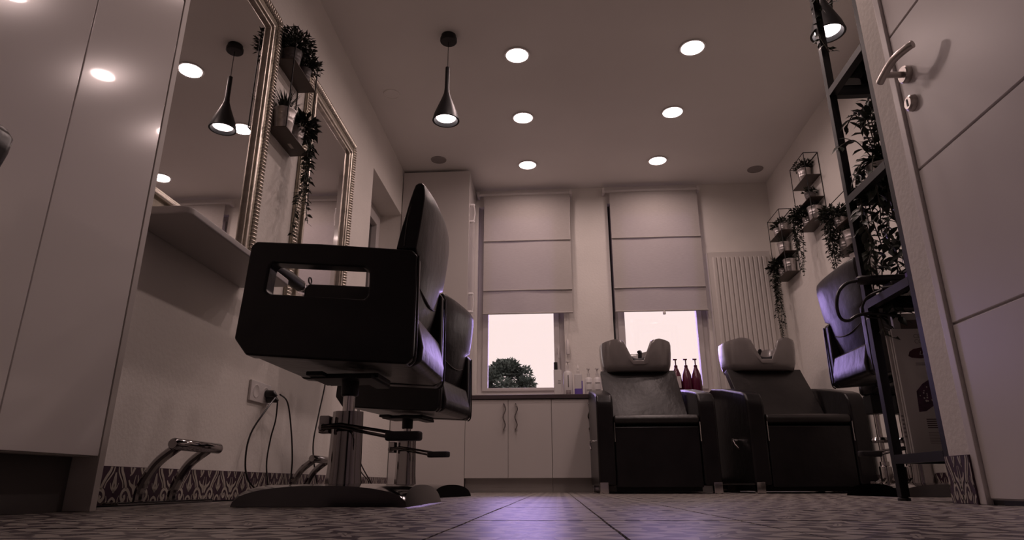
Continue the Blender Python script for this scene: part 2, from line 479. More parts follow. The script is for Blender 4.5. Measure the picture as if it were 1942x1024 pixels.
MB().box(XD-0.0125, XD-0.010, HY+0.003, HY+0.009, 1.138, 1.160).build('keyhole', 'black_metal', door)

# ------------------------------------------------------------------ windows
def window(name, w, glass, z1g):
    x0, x1, z0, z1 = w
    r = struct_empty(name, ((x0+x1)/2, YF+0.06, z0))
    y0, y1 = YF+0.055, YF+0.115
    MB().ring_prism([(x0,z0),(x1,z0),(x1,z1),(x0,z1)], [(x0+.045,z0+.03),(x1-.045,z0+.03),(x1-.045,z1-.05),(x0+.045,z1-.05)], 'y', y0, y1).build('window_frame', 'window_frame', r, bevel=0.004)
    gx0, gx1 = glass
    sash = MB().ring_prism([(x0+.042,z0+.026),(x1-.042,z0+.026),(x1-.042,z1-.046),(x0+.042,z1-.046)], [(gx0,z0+.052),(gx1,z0+.052),(gx1,z1-.11),(gx0,z1-.11)], 'y', y0-0.018, y1-0.01).build('window_sash', 'window_frame', r, bevel=0.005)
    MB().box(gx0-.005, gx1+.005, y0+0.012, y0+0.018, z0+.047, z1-.105).build('pane', 'pane', r, smooth=False)
    return r
w1 = window('window_1', W1, (-0.565, -0.004), 2.3)
w2 = window('window_2', W2, (0.598, 1.200), 2.3)
# espagnolette handle and a dark strip painted for shade in window 2's gap
MB().box(0.022, 0.042, YF+0.024, YF+0.036, 1.10, 1.16).tube([(0.032, YF+0.03, 1.13), (0.032, YF-0.012, 1.13), (0.032, YF-0.016, 1.05)], 0.007, 8).build('window_handle', 'window_frame', w1, bevel=0.002)
MB().box(0.499, 0.516, YF+0.030, YF+0.036, 0.80, 2.42).build('gap_shade', 'rubber', w2)
# sill boards
struct('trim_1', MB().box(W1[0]-.005, W1[1]+.005, YF-0.005, YF+0.06, 0.745, 0.766), 'window_frame', bevel=0.004)
struct('trim_2', MB().box(W2[0]-.005, W2[1]+.005, YF-0.005, YF+0.06, 0.745, 0.766), 'window_frame', bevel=0.004)
# side window in the recess of the left wall
w3 = struct_empty('window_3', (XL-0.2, (NY0+NY1)/2, NZ0))
a0, a1 = XL-0.235, XL-0.175
MB().ring_prism([(NY0,NZ0),(NY1,NZ0),(NY1,NZ1),(NY0,NZ1)], [(NY0+.07,NZ0+.07),(NY1-.07,NZ0+.07),(NY1-.07,NZ1-.07),(NY0+.07,NZ1-.07)], 'x', a0, a1).build('window_frame', 'window_frame', w3, bevel=0.005)
MB().ring_prism([(NY0+.06,NZ0+.06),(NY1-.06,NZ0+.06),(NY1-.06,NZ1-.06),(NY0+.06,NZ1-.06)], [(NY0+.14,NZ0+.14),(NY1-.14,NZ0+.14),(NY1-.14,NZ1-.14),(NY0+.14,NZ1-.14)], 'x', a0+0.01, a1+0.016).build('window_sash', 'window_frame', w3, bevel=0.005)
MB().box(a0+0.025, a0+0.031, NY0+.13, NY1-.13, NZ0+.13, NZ1-.13).build('pane', 'dark_glass', w3, smooth=False)

# ------------------------------------------------------------------ blinds
def blind(x0, x1, label, knob):
    yb = YF-0.055
    t = thing('roman_blind', label, 'blind', ((x0+x1)/2, yb, 1.42), 0, 'roman blinds on the far wall')
    zt, zb = 2.525, 1.425
    nx, nz = 20, 44
    vs_, fs = [], []
    for j in range(nz+1):
        z = zt + (zb-zt)*j/nz
        for i in range(nx+1):
            u = i/nx; x = x0 + (x1-x0)*u
            w = 0.004*math.sin(u*7+z*9) * (0.3 + 0.7*(zt-z)/(zt-zb)) + 0.003*math.sin(u*19+1.3*z)*max(0, 1.66-z)*6
            sag = 0.004*math.cos(u*math.pi*2)*((zt-z)/(zt-zb))
            vs_.append((x, yb + w*0.8, z + sag))
    for j in range(nz):
        for i in range(nx):
            q = j*(nx+1)+i; fs.append((q, q+1, q+nx+2, q+nx+1))
    fab = MB().add(vs_, fs).build('fabric', 'blind_fabric', t)
    for z in (2.085, 1.632):
        MB().tube([(x0, yb-0.006, z), (x1, yb-0.006, z)], 0.006, 8).build('batten', 'blind_fabric', t)
    MB().tube([(x0-0.002, yb, zb+0.004), (x1+0.002, yb, zb+0.004)], 0.007, 8).build('hem_bar', 'blind_fabric', t)
    MB().tube([(x0-0.05, yb, 2.532), (x1+0.012, yb, 2.532)], 0.013, 12).build('rail', 'plastic_white', t)
    for x in (x0-0.052, x1+0.014):
        MB().box(x-0.012, x+0.012, yb-0.02, YF, 2.510, 2.556).build('bracket', 'plastic_white', t, bevel=0.004)
    if knob:
        MB().lathe([(0.0,-0.03),(0.012,-0.028),(0.013,-0.012),(0.006,0.0)], ((x0+x1)/2+0.02, yb-0.004, zb), 12).build('pull_knob', 'plastic_white', t)
    else:
        MB().tube([(x1+0.006, yb-0.004, 2.53), (x1-0.05, yb+0.02, 1.2)], 0.0025, 6).build('pull_cord', 'plastic_white', t)
        MB().lathe([(0.0,0.0),(0.016,0.006),(0.018,0.05),(0.012,0.12),(0.004,0.135)], (x1-0.05, yb+0.022, 1.07), 12).build('cord_weight', 'plastic_white', t)
    return t
blind(-0.600, 0.160, 'pale roman blind half lowered over the window beside the tall cabinet', False)
blind(0.516, 1.278, 'pale roman blind half lowered over the window beside the radiator', True)

# ------------------------------------------------------------------ radiator
rd = thing('radiator', 'tall white fluted panel radiator on the far wall by the corner', 'radiator', (1.575, 5.33, 0.55))
rx0, rx1, rz0, rz1 = 1.318, 1.838, 0.55, 1.935
MB().box(rx0, rx1, 5.325, 5.36, rz0, rz1).build('panel', 'radiator', rd, bevel=0.006)
n = 12
for k in range(n):
    cx = rx0 + 0.035 + (rx1-rx0-0.07)*(k+0.5)/n
    hw = 0.012
    rr = MB()
    prof = [(cx-hw-0.007, 5.3255), (cx-hw, 5.312), (cx+hw, 5.312), (cx+hw+0.007, 5.3255)]
    rr.prism(prof, 'z', rz0+0.05, rz1-0.05).build('flute', 'radiator', rd, bevel=0.003)
MB().box(rx0-0.008, rx0, 5.322, 5.37, rz0+0.02, rz1-0.005).build('side_cover', 'radiator', rd, bevel=0.002)
for bx in (rx0+0.1, rx1-0.14):
    MB().box(bx, bx+0.04, 5.36, YF, rz1-0.2, rz1-0.16).build('wall_bracket', 'radiator', rd)

# ------------------------------------------------------------------ ceiling fittings
def downlight(x, y, label):
    t = thing('downlight', label, 'ceiling light', (x, y, H-0.006), 0, 'round recessed ceiling lights')
    MB().lathe([(0.0695,0.0005),(0.076,-0.001),(0.080,-0.0045),(0.080,-0.007),(0.0695,-0.007),(0.0695,0.0005)], (x, y, H), 32).build('trim_ring', 'plastic_white', t)
    MB().lathe([(0.0,-0.016),(0.035,-0.015),(0.060,-0.011),(0.069,-0.004)], (x, y, H), 32).build('diffuser', 'lamp_glow', t)
    ld = bpy.data.lights.new('downlight_lamp', 'AREA'); ld.shape = 'DISK'; ld.size = 0.13
    ld.energy = DOWN_W; ld.color = LAMP_TINT; ld.spread = math.radians(165)
    lo = bpy.data.objects.new('downlight_lamp', ld); C.objects.link(lo); lo.parent = t; lo.location = (0, 0, -0.012)
rows = [(3.43, 'nearest'), (4.16, 'middle'), (4.90, 'farthest')]
for y, w in rows:
    downlight(-0.191, y, f'{w} of the three round ceiling lights in the left row, beside the cone pendant')
    downlight(0.886, y, f'{w} of the three round ceiling lights in the right row')
for i, y in enumerate((2.69, 1.95)):
    w = ('first', 'second', 'third', 'fourth')[i]
    if i == 0: downlight(-0.191, y, 'unseen round ceiling light overhead, left row, above the entrance')
    downlight(0.886, y, f'{w} unseen round ceiling light overhead, right row, above the entrance')
def disc(name, x, y, r, label, cat, m):
    t = thing(name, label, cat, (x, y, H-0.005))
    MB().lathe([(0.0,-0.004),(r*0.9,-0.004)], (x, y, H), 28).build('grille', m, t)
    MB().lathe([(r*0.9,0.0),(r*0.9,-0.006),(r,-0.005),(r*1.03,0.0)], (x, y, H), 28).build('rim', m, t)
disc('ceiling_speaker', -0.918, 4.76, 0.062, 'round grey ceiling speaker near the tall cabinet', 'speaker', 'speaker_grey')
disc('ceiling_speaker', 1.739, 5.12, 0.064, 'round grey ceiling speaker in the far right corner', 'speaker', 'speaker_grey')
disc('smoke_detector_cover', -1.074, 3.795, 0.055, 'flush round white cover on the ceiling by the left wall', 'cover', 'ceiling')

def pendant(x, y, zb, label, r=0.077):
    t = thing('pendant_lamp', label, 'pendant lamp', (x, y, zb), 0, 'black cone pendants')
    MB().lathe([(0.0,-0.045),(0.046,-0.045),(0.050,-0.040),(0.050,-0.022),(0.044,-0.018),(0.044,0.0)], (x, y, H), 28).build('canopy', 'black_metal', t)
    top = zb + 0.355
    MB().tube([(x, y, H-0.04), (x, y, top-0.01)], 0.0022, 6).build('cord', 'black_plastic', t)
    outer = [(0.0, top), (0.0125, top), (0.0135, top-0.14), (0.017, top-0.175), (0.030, top-0.215), (r*0.86, zb+0.045), (r, zb), (r-0.010, zb), (r*0.70, zb+0.045), (0.02, top-0.215), (0.0, top-0.20)]
    MB().lathe([(a, b) for a, b in outer], (x, y, 0), 36).build('shade', 'black_metal', t, angle=60)
    MB().lathe([(0.0, zb+0.014), (r*0.72, zb+0.018), (r*0.74, zb+0.030)], (x, y, 0), 28).build('bulb', 'pendant_glow', t)
    ld = bpy.data.lights.new('pendant_light', 'SPOT'); ld.energy = 1.2; ld.color = LAMP_TINT; ld.spot_size = math.radians(110); ld.spot_blend = 0.6; ld.shadow_soft_size = 0.05
    lo = bpy.data.objects.new('pendant_light', ld); C.objects.link(lo); lo.parent = t; lo.location = (0, 0, 0.006)
pendant(-0.588, 3.221, 2.022, 'black cone pendant lamp hanging over the styling chairs by the mirrors')
pendant(1.292, 2.60, 2.025, 'black cone pendant lamp behind the plant shelf on the right')

# ------------------------------------------------------------------ tall white gloss cabinet at the left edge
CX, CY1 = -1.0, 1.437
tc_ = thing('wardrobe_cabinet', 'tall white gloss cabinet filling the left edge of the picture', 'cabinet', (-1.12, 0.6, 0))
MB().box(XL+0.002, CX-0.02, YB+0.02, CY1-0.022, 0.112, 2.55).build('body', 'panel_edge', tc_)
ys = [-1.2, -0.6, 0.0, 0.57, 1.129, CY1-0.022]
for a, b in zip(ys[:-1], ys[1:]):
    for (z0, z1) in ((0.114, 1.325), (1.330, 2.55)):
        MB().box(CX-0.019, CX, a+0.0015, b-0.0015, z0, z1).build('door', 'lacquer_bright', tc_, bevel=0.0015, seg=2)
MB().box(XL+0.002, CX+0.001, CY1-0.020, CY1, 0.0, 2.55).build('end_panel', 'panel_edge', tc_, bevel=0.001)
MB().box(CX-0.075, CX-0.06, YB+0.02, CY1-0.022, 0.0, 0.112).build('plinth', 'kick_dark', tc_)

# ------------------------------------------------------------------ far built-in: tall cabinet, low units, worktop
tall = thing('tall_cabinet', 'tall white cabinet in the far left corner reaching the ceiling', 'cabinet', (-0.97, 5.15, 0))
MB().box(XL+0.012, -0.700, 4.948, YF-0.004, 0.10, 2.575).build('body', 'lacquer', tall)
MB().box(XL+0.006, -0.680, 4.930, 4.947, 0.0, 2.575).build('side_panel', 'lacquer', tall, bevel=0.0015)
for i, (z0, z1) in enumerate(((0.10, 1.30), (1.303, 2.0), (2.003, 2.57))):
    d = MB().box(-0.699, -0.681, 4.95, YF-0.006, z0, z1).build('door', 'lacquer', tall, bevel=0.0015)
    zz = (1.0, 1.44, 2.22)[i]
    if i:
        hb = MB()
        for dz in (-0.075, 0.075):
            for q in range(3): hb.lathe([(0.0,-0.014),(0.014-0.002*q,-0.005),(0.014-0.002*q,0.005),(0.0,0.014)], (-0.675+0.011*q, 5.01, zz+dz), 7, 'z')
        hb.tube(spline([(-0.652, 5.01, zz-0.075), (-0.642, 5.01, zz), (-0.652, 5.01, zz+0.075)], 6), 0.004, 8)
        hb.build('handle', 'crystal', d, smooth=False)
MB().box(-0.70, -0.69, 4.95, YF-0.01, 0.0, 0.1).build('plinth', 'kick_silver', tall)

def low_unit(x0, x1, doors, label, handles):
    t = thing('base_cabinet', label, 'cabinet', ((x0+x1)/2, 5.15, 0), 0, 'white base units under the worktop')
    MB().box(x0+0.001, x1-0.001, 4.95, YF-0.004, 0.098, 0.662).build('body', 'panel_edge', t)
    MB().box(x0+0.001, x1-0.001, 4.972, 4.985, 0.0, 0.098).build('plinth', 'kick_silver', t)
    xs = [x0 + (x1-x0)*i/doors for i in range(doors+1)]
    for i in range(doors):
        d = MB().box(xs[i]+0.0015, xs[i+1]-0.0015, 4.930, 4.949, 0.099, 0.660).build('door', 'lacquer', t, bevel=0.0015)
        hx = handles[i]
        if hx is None: continue
        pts = spline([(hx, 4.931, 0.625), (hx, 4.905, 0.622), (hx+0.012, 4.902, 0.585), (hx-0.006, 4.902, 0.53), (hx+0.010, 4.902, 0.475), (hx, 4.905, 0.442), (hx, 4.931, 0.438)], 6)
        MB().tube(pts, 0.0055, 10).build('handle', 'chrome_dark', d)
low_unit(-0.679, -0.035, 2, 'white base unit with two handled doors next to the tall cabinet', (-0.388, -0.300))
low_unit(-0.035, 0.590, 2, 'white base unit between its neighbours, partly behind the first wash chair', (0.240, 0.315))
low_unit(0.590, 1.290, 2, 'white base unit hidden behind the wash chairs', (0.91, 0.97))
tag(MB().box(-0.6785, 1.300, 4.915, YF-0.002, 0.664, 0.694).build('worktop', 'counter_dark', bevel=0.003), 'dark worktop running under both far windows', 'worktop')

# ------------------------------------------------------------------ bottles on the worktop
def bottle_box(x, y, w, h, label, cap=None):
    z = 0.694
    t = thing('product_bottle', label, 'bottle', (x, y, z), 0, 'hair products on the worktop')
    MB().prism(rrect(x-w/2, x+w/2, y-0.022, y+0.022, 0.008), 'z', z, z+h).build('body', 'bottle_white', t, bevel=0.003)
    return t, z
t, z = bottle_box(0.018, 5.20, 0.062, 0.228, 'white carton-shaped bottle with black cap, leftmost on the worktop')
MB().lathe([(0.0,0.0),(0.016,0.0),(0.015,0.062),(0.0,0.064)], (0.005, 5.20, z+0.2275), 16).build('cap', 'black_plastic', t)
for k in range(3): MB().box(0.02, 0.042, 5.1772, 5.178, z+0.140-0.012*k, z+0.144-0.012*k).build('print_line', 'print_grey', t)
t = thing('product_bottle', 'white pump bottle with dark vertical lettering stripe on the worktop', 'bottle', (0.100, 5.19, 0.694), 0, 'hair products on the worktop'); z = 0.694
MB().lathe([(0.0,0),(0.035,0),(0.037,0.006),(0.037,0.195),(0.028,0.213),(0.012,0.218),(0.012,0.235)], (0.100, 5.19, z), 24).build('body', 'bottle_white', t)
MB().lathe([(0.010,0.235),(0.010,0.262),(0.004,0.264),(0.004,0.285),(0.016,0.287),(0.016,0.297),(0.0,0.30)], (0.100, 5.19, z), 14).build('pump', 'plastic_white', t)
MB().box(0.098, 0.104, 5.1515, 5.1528, z+0.085, z+0.180).build('print_line', 'print_dark', t)
for k in range(4): MB().box(0.082, 0.120, 5.1525, 5.1538, z+0.055-0.010*k, z+0.059-0.010*k).build('print_line', 'print_wine', t)
t = thing('product_bottle', 'white spray bottle with violet base band on the worktop', 'bottle', (0.181, 5.19, 0.694), 0, 'hair products on the worktop')
MB().prism(rrect(0.150, 0.212, 5.166, 5.214, 0.012), 'z', z, z+0.19).build('body', 'bottle_white', t, bevel=0.006)
MB().prism(rrect(0.149, 0.213, 5.165, 5.215, 0.012), 'z', z+0.03, z+0.075).build('band', 'bottle_purple', t)
MB().box(0.205, 0.2135, 5.1645, 5.1665, z+0.075, z+0.135).build('side_stripe', 'bottle_purple', t)
MB().lathe([(0.012,0.19),(0.012,0.215),(0.006,0.22),(0.006,0.235),(0.0,0.27)], (0.181, 5.19, z), 12).build('pump', 'plastic_white', t)
for k, (x, h) in enumerate(((0.262, 0.165), (0.330, 0.165))):
    t = thing('product_bottle', ('short white bottle with print, left of the last white bottle by the wash chair', 'short white bottle with print, last in the row behind the wash chair arm')[k], 'bottle', (x, 5.19, 0.694), 0, 'hair products on the worktop')
    MB().lathe([(0.0,0),(0.030,0),(0.032,0.006),(0.032,h-0.02),(0.022,h-0.004),(0.012,h)], (x, 5.19, z), 20).build('body', 'bottle_white', t)
    MB().lathe([(0.012,h),(0.012,h+0.03),(0.005,h+0.032),(0.005,h+0.06),(0.014,h+0.062),(0.014,h+0.072),(0.0,h+0.074)], (x, 5.19, z), 14).build('pump', 'plastic_white', t)
    for q in range(2): MB().box(x-0.020, x+0.020, 5.1562, 5.1575, z+0.115-0.055*q, z+0.121-0.055*q).build('print_line', 'print_grey', t)
for k, x in enumerate((0.865, 0.952, 1.031, 1.105)):
    nm = ('wine-red pump bottle mostly hidden behind the wash basin', 'wine-red pump bottle, left one of the three in front of the window', 'wine-red pump bottle, middle one of the three in front of the window', 'wine-red pump bottle, right one of the three in front of the window')[k]
    t = thing('shampoo_bottle', nm, 'bottle', (x, 5.20, 0.694), 0, 'wine-red pump bottles')
    MB().lathe([(0.0,0),(0.036,0),(0.039,0.008),(0.040,0.12),(0.034,0.175),(0.020,0.215),(0.013,0.232)], (x, 5.20, z), 24).build('body', 'bottle_wine', t)
    MB().lathe([(0.013,0.232),(0.014,0.25),(0.005,0.256),(0.005,0.292),(0.010,0.294),(0.010,0.302),(0.0,0.304)], (x, 5.20, z), 14).box(x-0.020, x+0.012, 5.194, 5.206, z+0.294, z+0.303).build('pump', 'bottle_wine', t)
    if k == 1: MB().box(x-0.006, x+0.024, 5.158, 5.1595, z+0.07, z+0.16).build('label', 'print_light', t)

# ------------------------------------------------------------------ mirrors
def wall_mirror(y0, y1, z0, z1, label):
    t = thing('wall_mirror', label, 'mirror', (XL, (y0+y1)/2, z0), 0, 'silver framed mirrors on the left wall')
    fw = 0.112
    MB().box(XL+0.001, XL+0.006, y0+fw-0.01, y1-fw+0.01, z0+fw-0.01, z1-fw+0.01).build('glass', 'mirror', t, smooth=False)
    def ring(d0, d1, x0, x1, name, m, bev):
        MB().ring_prism([(y0+d0,z0+d0),(y1-d0,z0+d0),(y1-d0,z1-d0),(y0+d0,z1-d0)], [(y0+d1,z0+d1),(y1-d1,z0+d1),(y1-d1,z1-d1),(y0+d1,z1-d1)], 'x', x0, x1).build(name, m, t, bevel=bev, seg=3)
    ring(0.0, 0.040, XL, XL+0.020, 'outer_moulding', 'silver_frame_dark', 0.006)
    ring(0.040, 0.085, XL, XL+0.016, 'cove', 'silver_frame_dark', 0.004)
    ring(0.082, 0.100, XL, XL+0.030, 'inner_moulding', 'silver_frame', 0.006)
    ring(0.098, fw, XL, XL+0.020, 'sight_edge', 'silver_frame', 0.004)
    # ribbed bead strips, one per side
    pitch = 0.0165
    def bead(mb, p, along):
        n = 6; L = pitch*0.40; rr = 0.016
        rings = []
        for j, s in ((-1, 0.35), (-0.5, 0.9), (0, 1.0), (0.5, 0.9), (1, 0.35)):
            ring_ = []
            for k in range(n):
                a = math.pi*k/(n-1)
                off = (math.cos(a)*rr*1.2, math.sin(a)*rr*s*0.9)
                ring_.append((p[0]+off[1], p[1]+(off[0] if along == 'z' else j*L), p[2]+(j*L if along == 'z' else off[0])))
            rings.append(ring_)
        mb.loft(rings)
    for side in range(4):
        mb = MB()
        if side < 2:
            yy = (y0+0.022, y1-0.022)[side]; z = z0+0.03
            while z < z1-0.03: bead(mb, (XL+0.017, yy, z), 'z'); z += pitch
        else:
            zz = (z0+0.022, z1-0.022)[side-2]; y = y0+0.03
            while y < y1-0.03: bead(mb, (XL+0.017, y, zz), 'y'); y += pitch
        o = mb.build('bead_strip', 'silver_frame', t, angle=70); o['kind'] = 'stuff'
    return t
wall_mirror(1.640, 2.455, 0.828, 2.108, 'large silver-framed mirror nearest the white cabinet, reflecting a pendant lamp')
wall_mirror(2.815, 3.622, 0.828, 2.108, 'silver-framed mirror farther along the left wall, behind the trailing plant')

# ------------------------------------------------------------------ console shelves under the mirrors
def console(y0, y1, label):
    x0, x1, r = XL+0.001, -1.043, 0.032
    poly = [(x0, y0), (x1-r, y0)] + [(x1-r+r*math.cos(math.radians(a)), y0+r+r*math.sin(math.radians(a))) for a in (-75,-60,-45,-30,-15,0)] + \
           [(x1-r+r*math.cos(math.radians(a)), y1-r+r*math.sin(math.radians(a))) for a in (0,18,36,54,72,90)] + [(x0, y1)]
    t = thing('console_shelf', label, 'shelf', (XL, (y0+y1)/2, 0.80), 0, 'white shelves under the mirrors')
    MB().prism(poly, 'z', 0.801, 0.826).build('board', 'shelf_white', t, bevel=0.006, seg=3)
console(1.665, 2.415, 'white wall shelf with rounded corner under the nearest mirror')
console(2.845, 3.590, 'white wall shelf behind the styling chairs under the far mirror')

# ------------------------------------------------------------------ styling chairs
def styling_chair(loc, rotz, lift, label):
    """local frame: origin at the base centre on the floor, the sitter looks to -x"""
    t = thing('styling_chair', label, 'chair', loc, rotz, 'black leather styling chairs')
    bld = lambda mb, name, m, par=None, **k: mb.build(name, m, par or t, world=False, **k)
    # groin-vaulted chrome base
    hx, hy, N = 0.226, 0.256, 36
    A = lambda u: 0.012 + 0.044*math.sqrt(max(0.0, 1-min(1, abs(u))**2.4))
    vs_, fs = [], []
    for j in range(N+1):
        for i in range(N+1):
            u, v = -1+2*i/N, -1+2*j/N
            zz = 0.0006 + max(A(u)*(1-0.10*v*v), A(v)*(1-0.06*u*u))
            vs_.append((u*(hx - 0.22*zz), v*(hy - 0.22*zz), zz))
    o = len(vs_)
    for j in range(N+1):
        for i in range(N+1):
            u, v = -1+2*i/N, -1+2*j/N
            vs_.append((u*hx, v*hy, 0.0006))
    idx = lambda i, j, b=0: b*o + j*(N+1)+i
    for j in range(N):
        for i in range(N):
            fs.append((idx(i,j), idx(i+1,j), idx(i+1,j+1), idx(i,j+1)))
    for i in range(N):
        fs += [(idx(i,0,1), idx(i+1,0,1), idx(i+1,0), idx(i,0)), (idx(i+1,N,1), idx(i,N,1), idx(i,N), idx(i+1,N)),
               (idx(0,i+1,1), idx(0,i,1), idx(0,i), idx(0,i+1)), (idx(N,i,1), idx(N,i+1,1), idx(N,i+1), idx(N,i))]
    bld(MB().add(vs_, fs), 'base', 'chrome_base', angle=28)
    # fluted oval column, rod, sleeve
    L = lift
    ringn = 40
    def oval(z, k=1.0):
        out = []
        for q in range(ringn):
            a = 2*math.pi*q/ringn
            rr = 1.0 + 0.05*math.cos(a*6)
            out.append((-0.02+0.046*k*rr*math.cos(a), 0.034*k*rr*math.sin(a), z))
        return out
    bld(MB().loft([oval(0.050, 1.14), oval(0.10, 1.05), oval(0.19, 1.0), oval(0.262, 0.96)]), 'column', 'chrome_dark', angle=60)
    bld(MB().lathe([(0.018, 0.26), (0.018, 0.315+L)], (-0.02, 0, 0), 20), 'piston', 'chrome')
    bld(MB().lathe([(0.023, 0.308+L), (0.026, 0.312+L), (0.026, 0.362+L), (0.040, 0.372+L)], (-0.02, 0, 0), 20), 'sleeve', 'black_metal')
    bld(MB().box(-0.12, 0.085, -0.075, 0.075, 0.352+L, 0.366+L).box(-0.12, -0.07, -0.11, 0.11, 0.356+L, 0.368+L).box(0.03, 0.075, -0.11, 0.11, 0.345+L, 0.358+L), 'mount_plate', 'black_metal', bevel=0.003)
    bk = bld(MB().box(-0.088, -0.058, -0.055, -0.020, 0.196, 0.246).lathe([(0.0,-0.062),(0.012,-0.062),(0.012,-0.05)], (-0.076, 0, 0.212), 12, 'y'), 'pump_bracket', 'chrome_dark', bevel=0.003)
    for dz in (0.0, -0.014):
        bld(MB().tube([(-0.076, -0.062, 0.216+dz*0.4), (-0.02, -0.066, 0.220+dz*0.6), (0.14, -0.070, 0.194+dz)], 0.0048, 8), 'pump_lever', 'chrome_dark')
    bld(MB().prism(rrect(0.115, 0.222, -0.090, -0.050, 0.018), 'z', 0.172, 0.198), 'pump_pedal', 'rubber', bevel=0.006)
    # arm panels: loop with a window
    out = [(-0.250,0.700),(-0.262,0.727),(0.218,0.686),(0.222,0.660),(0.222,0.385),(0.205,0.360),(-0.252,0.393),(-0.282,0.440)]
    outer = [(-0.276,0.56),(-0.269,0.712),(-0.255,0.727),(-0.06,0.714),(0.205,0.689),(0.221,0.672),(0.222,0.52),(0.222,0.380),(0.206,0.361),(-0.03,0.376),(-0.245,0.393),(-0.283,0.440)]
    inner = [(-0.209,0.60),(-0.2055,0.650),(-0.195,0.660),(-0.06,0.650),(0.072,0.640),(0.085,0.628),(0.087,0.59),(0.086,0.555),(0.076,0.545),(-0.06,0.556),(-0.198,0.567),(-0.209,0.577)]
    def resample(poly, other=None): return poly
    for s, y0, y1 in ((0, -0.240, -0.182), (1, 0.182, 0.240)):
        p = MB().ring_prism([(a, b+L) for a, b in outer], [(a, b+L) for a, b in inner], 'y', y0, y1)
        arm = bld(p, 'armrest', 'leather', bevel=0.010, seg=3, angle=60)
        yo = y0 - 0.001 if s == 0 else y1 + 0.001
        pip = [(a, y0+0.010 if s == 0 else y1-0.010, b+L) for a, b in ((0.224,0.672),(0.226,0.52),(0.226,0.385),(0.210,0.3595))]
        bld(MB().tube(spline(pip, 4), 0.0035, 6), 'piping', 'leather_grain', arm)
    # seat box between the arms
    seat = [(-0.268,0.430),(-0.244,0.396),(0.200,0.363),(0.232,0.375),(0.236,0.42),(0.215,0.51),(-0.235,0.535),(-0.268,0.51)]
    bld(MB().prism([(a, b+L) for a, b in seat], 'y', -0.183, 0.183), 'seat', 'leather', bevel=0.012, seg=3, angle=60)
    # backrest: shaped slab, wide above the arms
    rows_ = [(0.45, 0.155, 0.186, 0.176), (0.53, 0.156, 0.197, 0.176), (0.60, 0.152, 0.214, 0.176), (0.680, 0.150, 0.226, 0.178), (0.697, 0.148, 0.228, 0.2265), (0.75, 0.158, 0.236, 0.2285),
             (0.80, 0.170, 0.242, 0.2290), (0.85, 0.182, 0.247, 0.2290), (0.880, 0.190, 0.246, 0.228), (0.898, 0.195, 0.243, 0.225), (0.907, 0.203, 0.236, 0.220)]
    rings = []
    for z, xf, xb, w in rows_:
        n = 14; rg = []
        for k in range(n):
            v = -1 + 2*k/(n-1); rg.append((xf + 0.008*v*v, v*w, z+L))
        for k in range(n):
            v = 1 - 2*k/(n-1); rg.append((xb - 0.014*abs(v)**3, v*w, z+L))
        rings.append(rg)
    bk_ = bld(MB().loft(rings), 'backrest', 'leather', bevel=0.004, seg=2, angle=50)
    seam = spline([(0.180, -0.2280, 0.705+L), (0.188, -0.2295, 0.80+L), (0.212, -0.219, 0.90+L)], 6)
    bld(MB().tube(seam, 0.0022, 6), 'seam', 'leather_grain', bk_)
    st = [(0.2125-0.014*abs(v)**3+0.001, v*0.172, 0.585+0.035*v*v+L) for v in [x/10 for x in range(-10, 11)]]
    bld(MB().tube(st, 0.0030, 6), 'stitching', 'leather_grain', bk_)
    return t
styling_chair((-0.604, 1.957, 0), 0.0, 0.0, 'nearest black leather styling chair with open armrest, in front of the first mirror')
styling_chair((-0.695, 3.160, 0), math.radians(-10), 0.0, 'black leather styling chair standing behind the nearest one')
styling_chair((1.622, 3.180, 0), math.radians(180), 0.150, 'black leather styling chair on the right behind the plant shelf')

# ------------------------------------------------------------------ footrests
def footrest(y0, y1, label):
    t = thing('footrest', label, 'footrest', (-1.17, (y0+y1)/2, 0), 0, 'chrome footrests on the floor by the mirrors')
    MB().box(-1.215, -1.165, y0-0.09, y1+0.14, 0.0008, 0.010).build('floor_plate', 'chrome_dark', t, bevel=0.002)
    for y in (y0+0.04, y1-0.06):
        MB().tube(spline([(-1.195, y, 0.008), (-1.19, y, 0.05), (-1.155, y, 0.115), (-1.10, y, 0.160)], 6), [0.0145]*19, 10).build('leg', 'chrome_dark', t)
    MB().tube([(-1.095, y0, 0.166), (-1.095, y0+0.006, 0.166), (-1.095, y1-0.006, 0.166), (-1.095, y1, 0.166)], [0.013, 0.0165, 0.0165, 0.013], 16).build('bar', 'chrome_dark', t)
footrest(1.850, 2.120, 'chrome tube footrest on the floor beside the white cabinet')
footrest(2.960, 3.235, 'chrome tube footrest on the floor behind the nearest styling chair')

# ------------------------------------------------------------------ socket, plugs, cords
so = thing('wall_socket', 'double white wall socket low on the left wall with plugs in it', 'socket', (XL, 2.69, 0.38))
MB().box(XL+0.0005, XL+0.011, 2.595, 2.785, 0.382, 0.466).build('plate', 'plastic_white', so, bevel=0.003)
for y in (2.643, 2.737):
    MB().lathe([(0.030,0.011),(0.026,0.0125),(0.024,0.0115),(0.0,0.0113)], (XL, y, 0.424), 24, 'x').build('outlet', 'plastic_white', so)
def cord(pts, label, plug=None, r=0.0036):
    t = thing('power_cord', label, 'cord', pts[-1] if pts[-1][2] < pts[0][2] else pts[0], 0, 'black cords along the left wall')
    MB().tube(spline(pts, 7), r, 7).build('cable', 'black_plastic', t)
    if plug:
        MB().tube([(XL+0.0135, plug[1], plug[2]), (XL+0.045, plug[1], plug[2]), (XL+0.058, plug[1]+0.004, plug[2]-0.01)], [0.017, 0.016, 0.007], 12).build('plug', 'black_plastic', t, angle=50)
x = XL+0.03
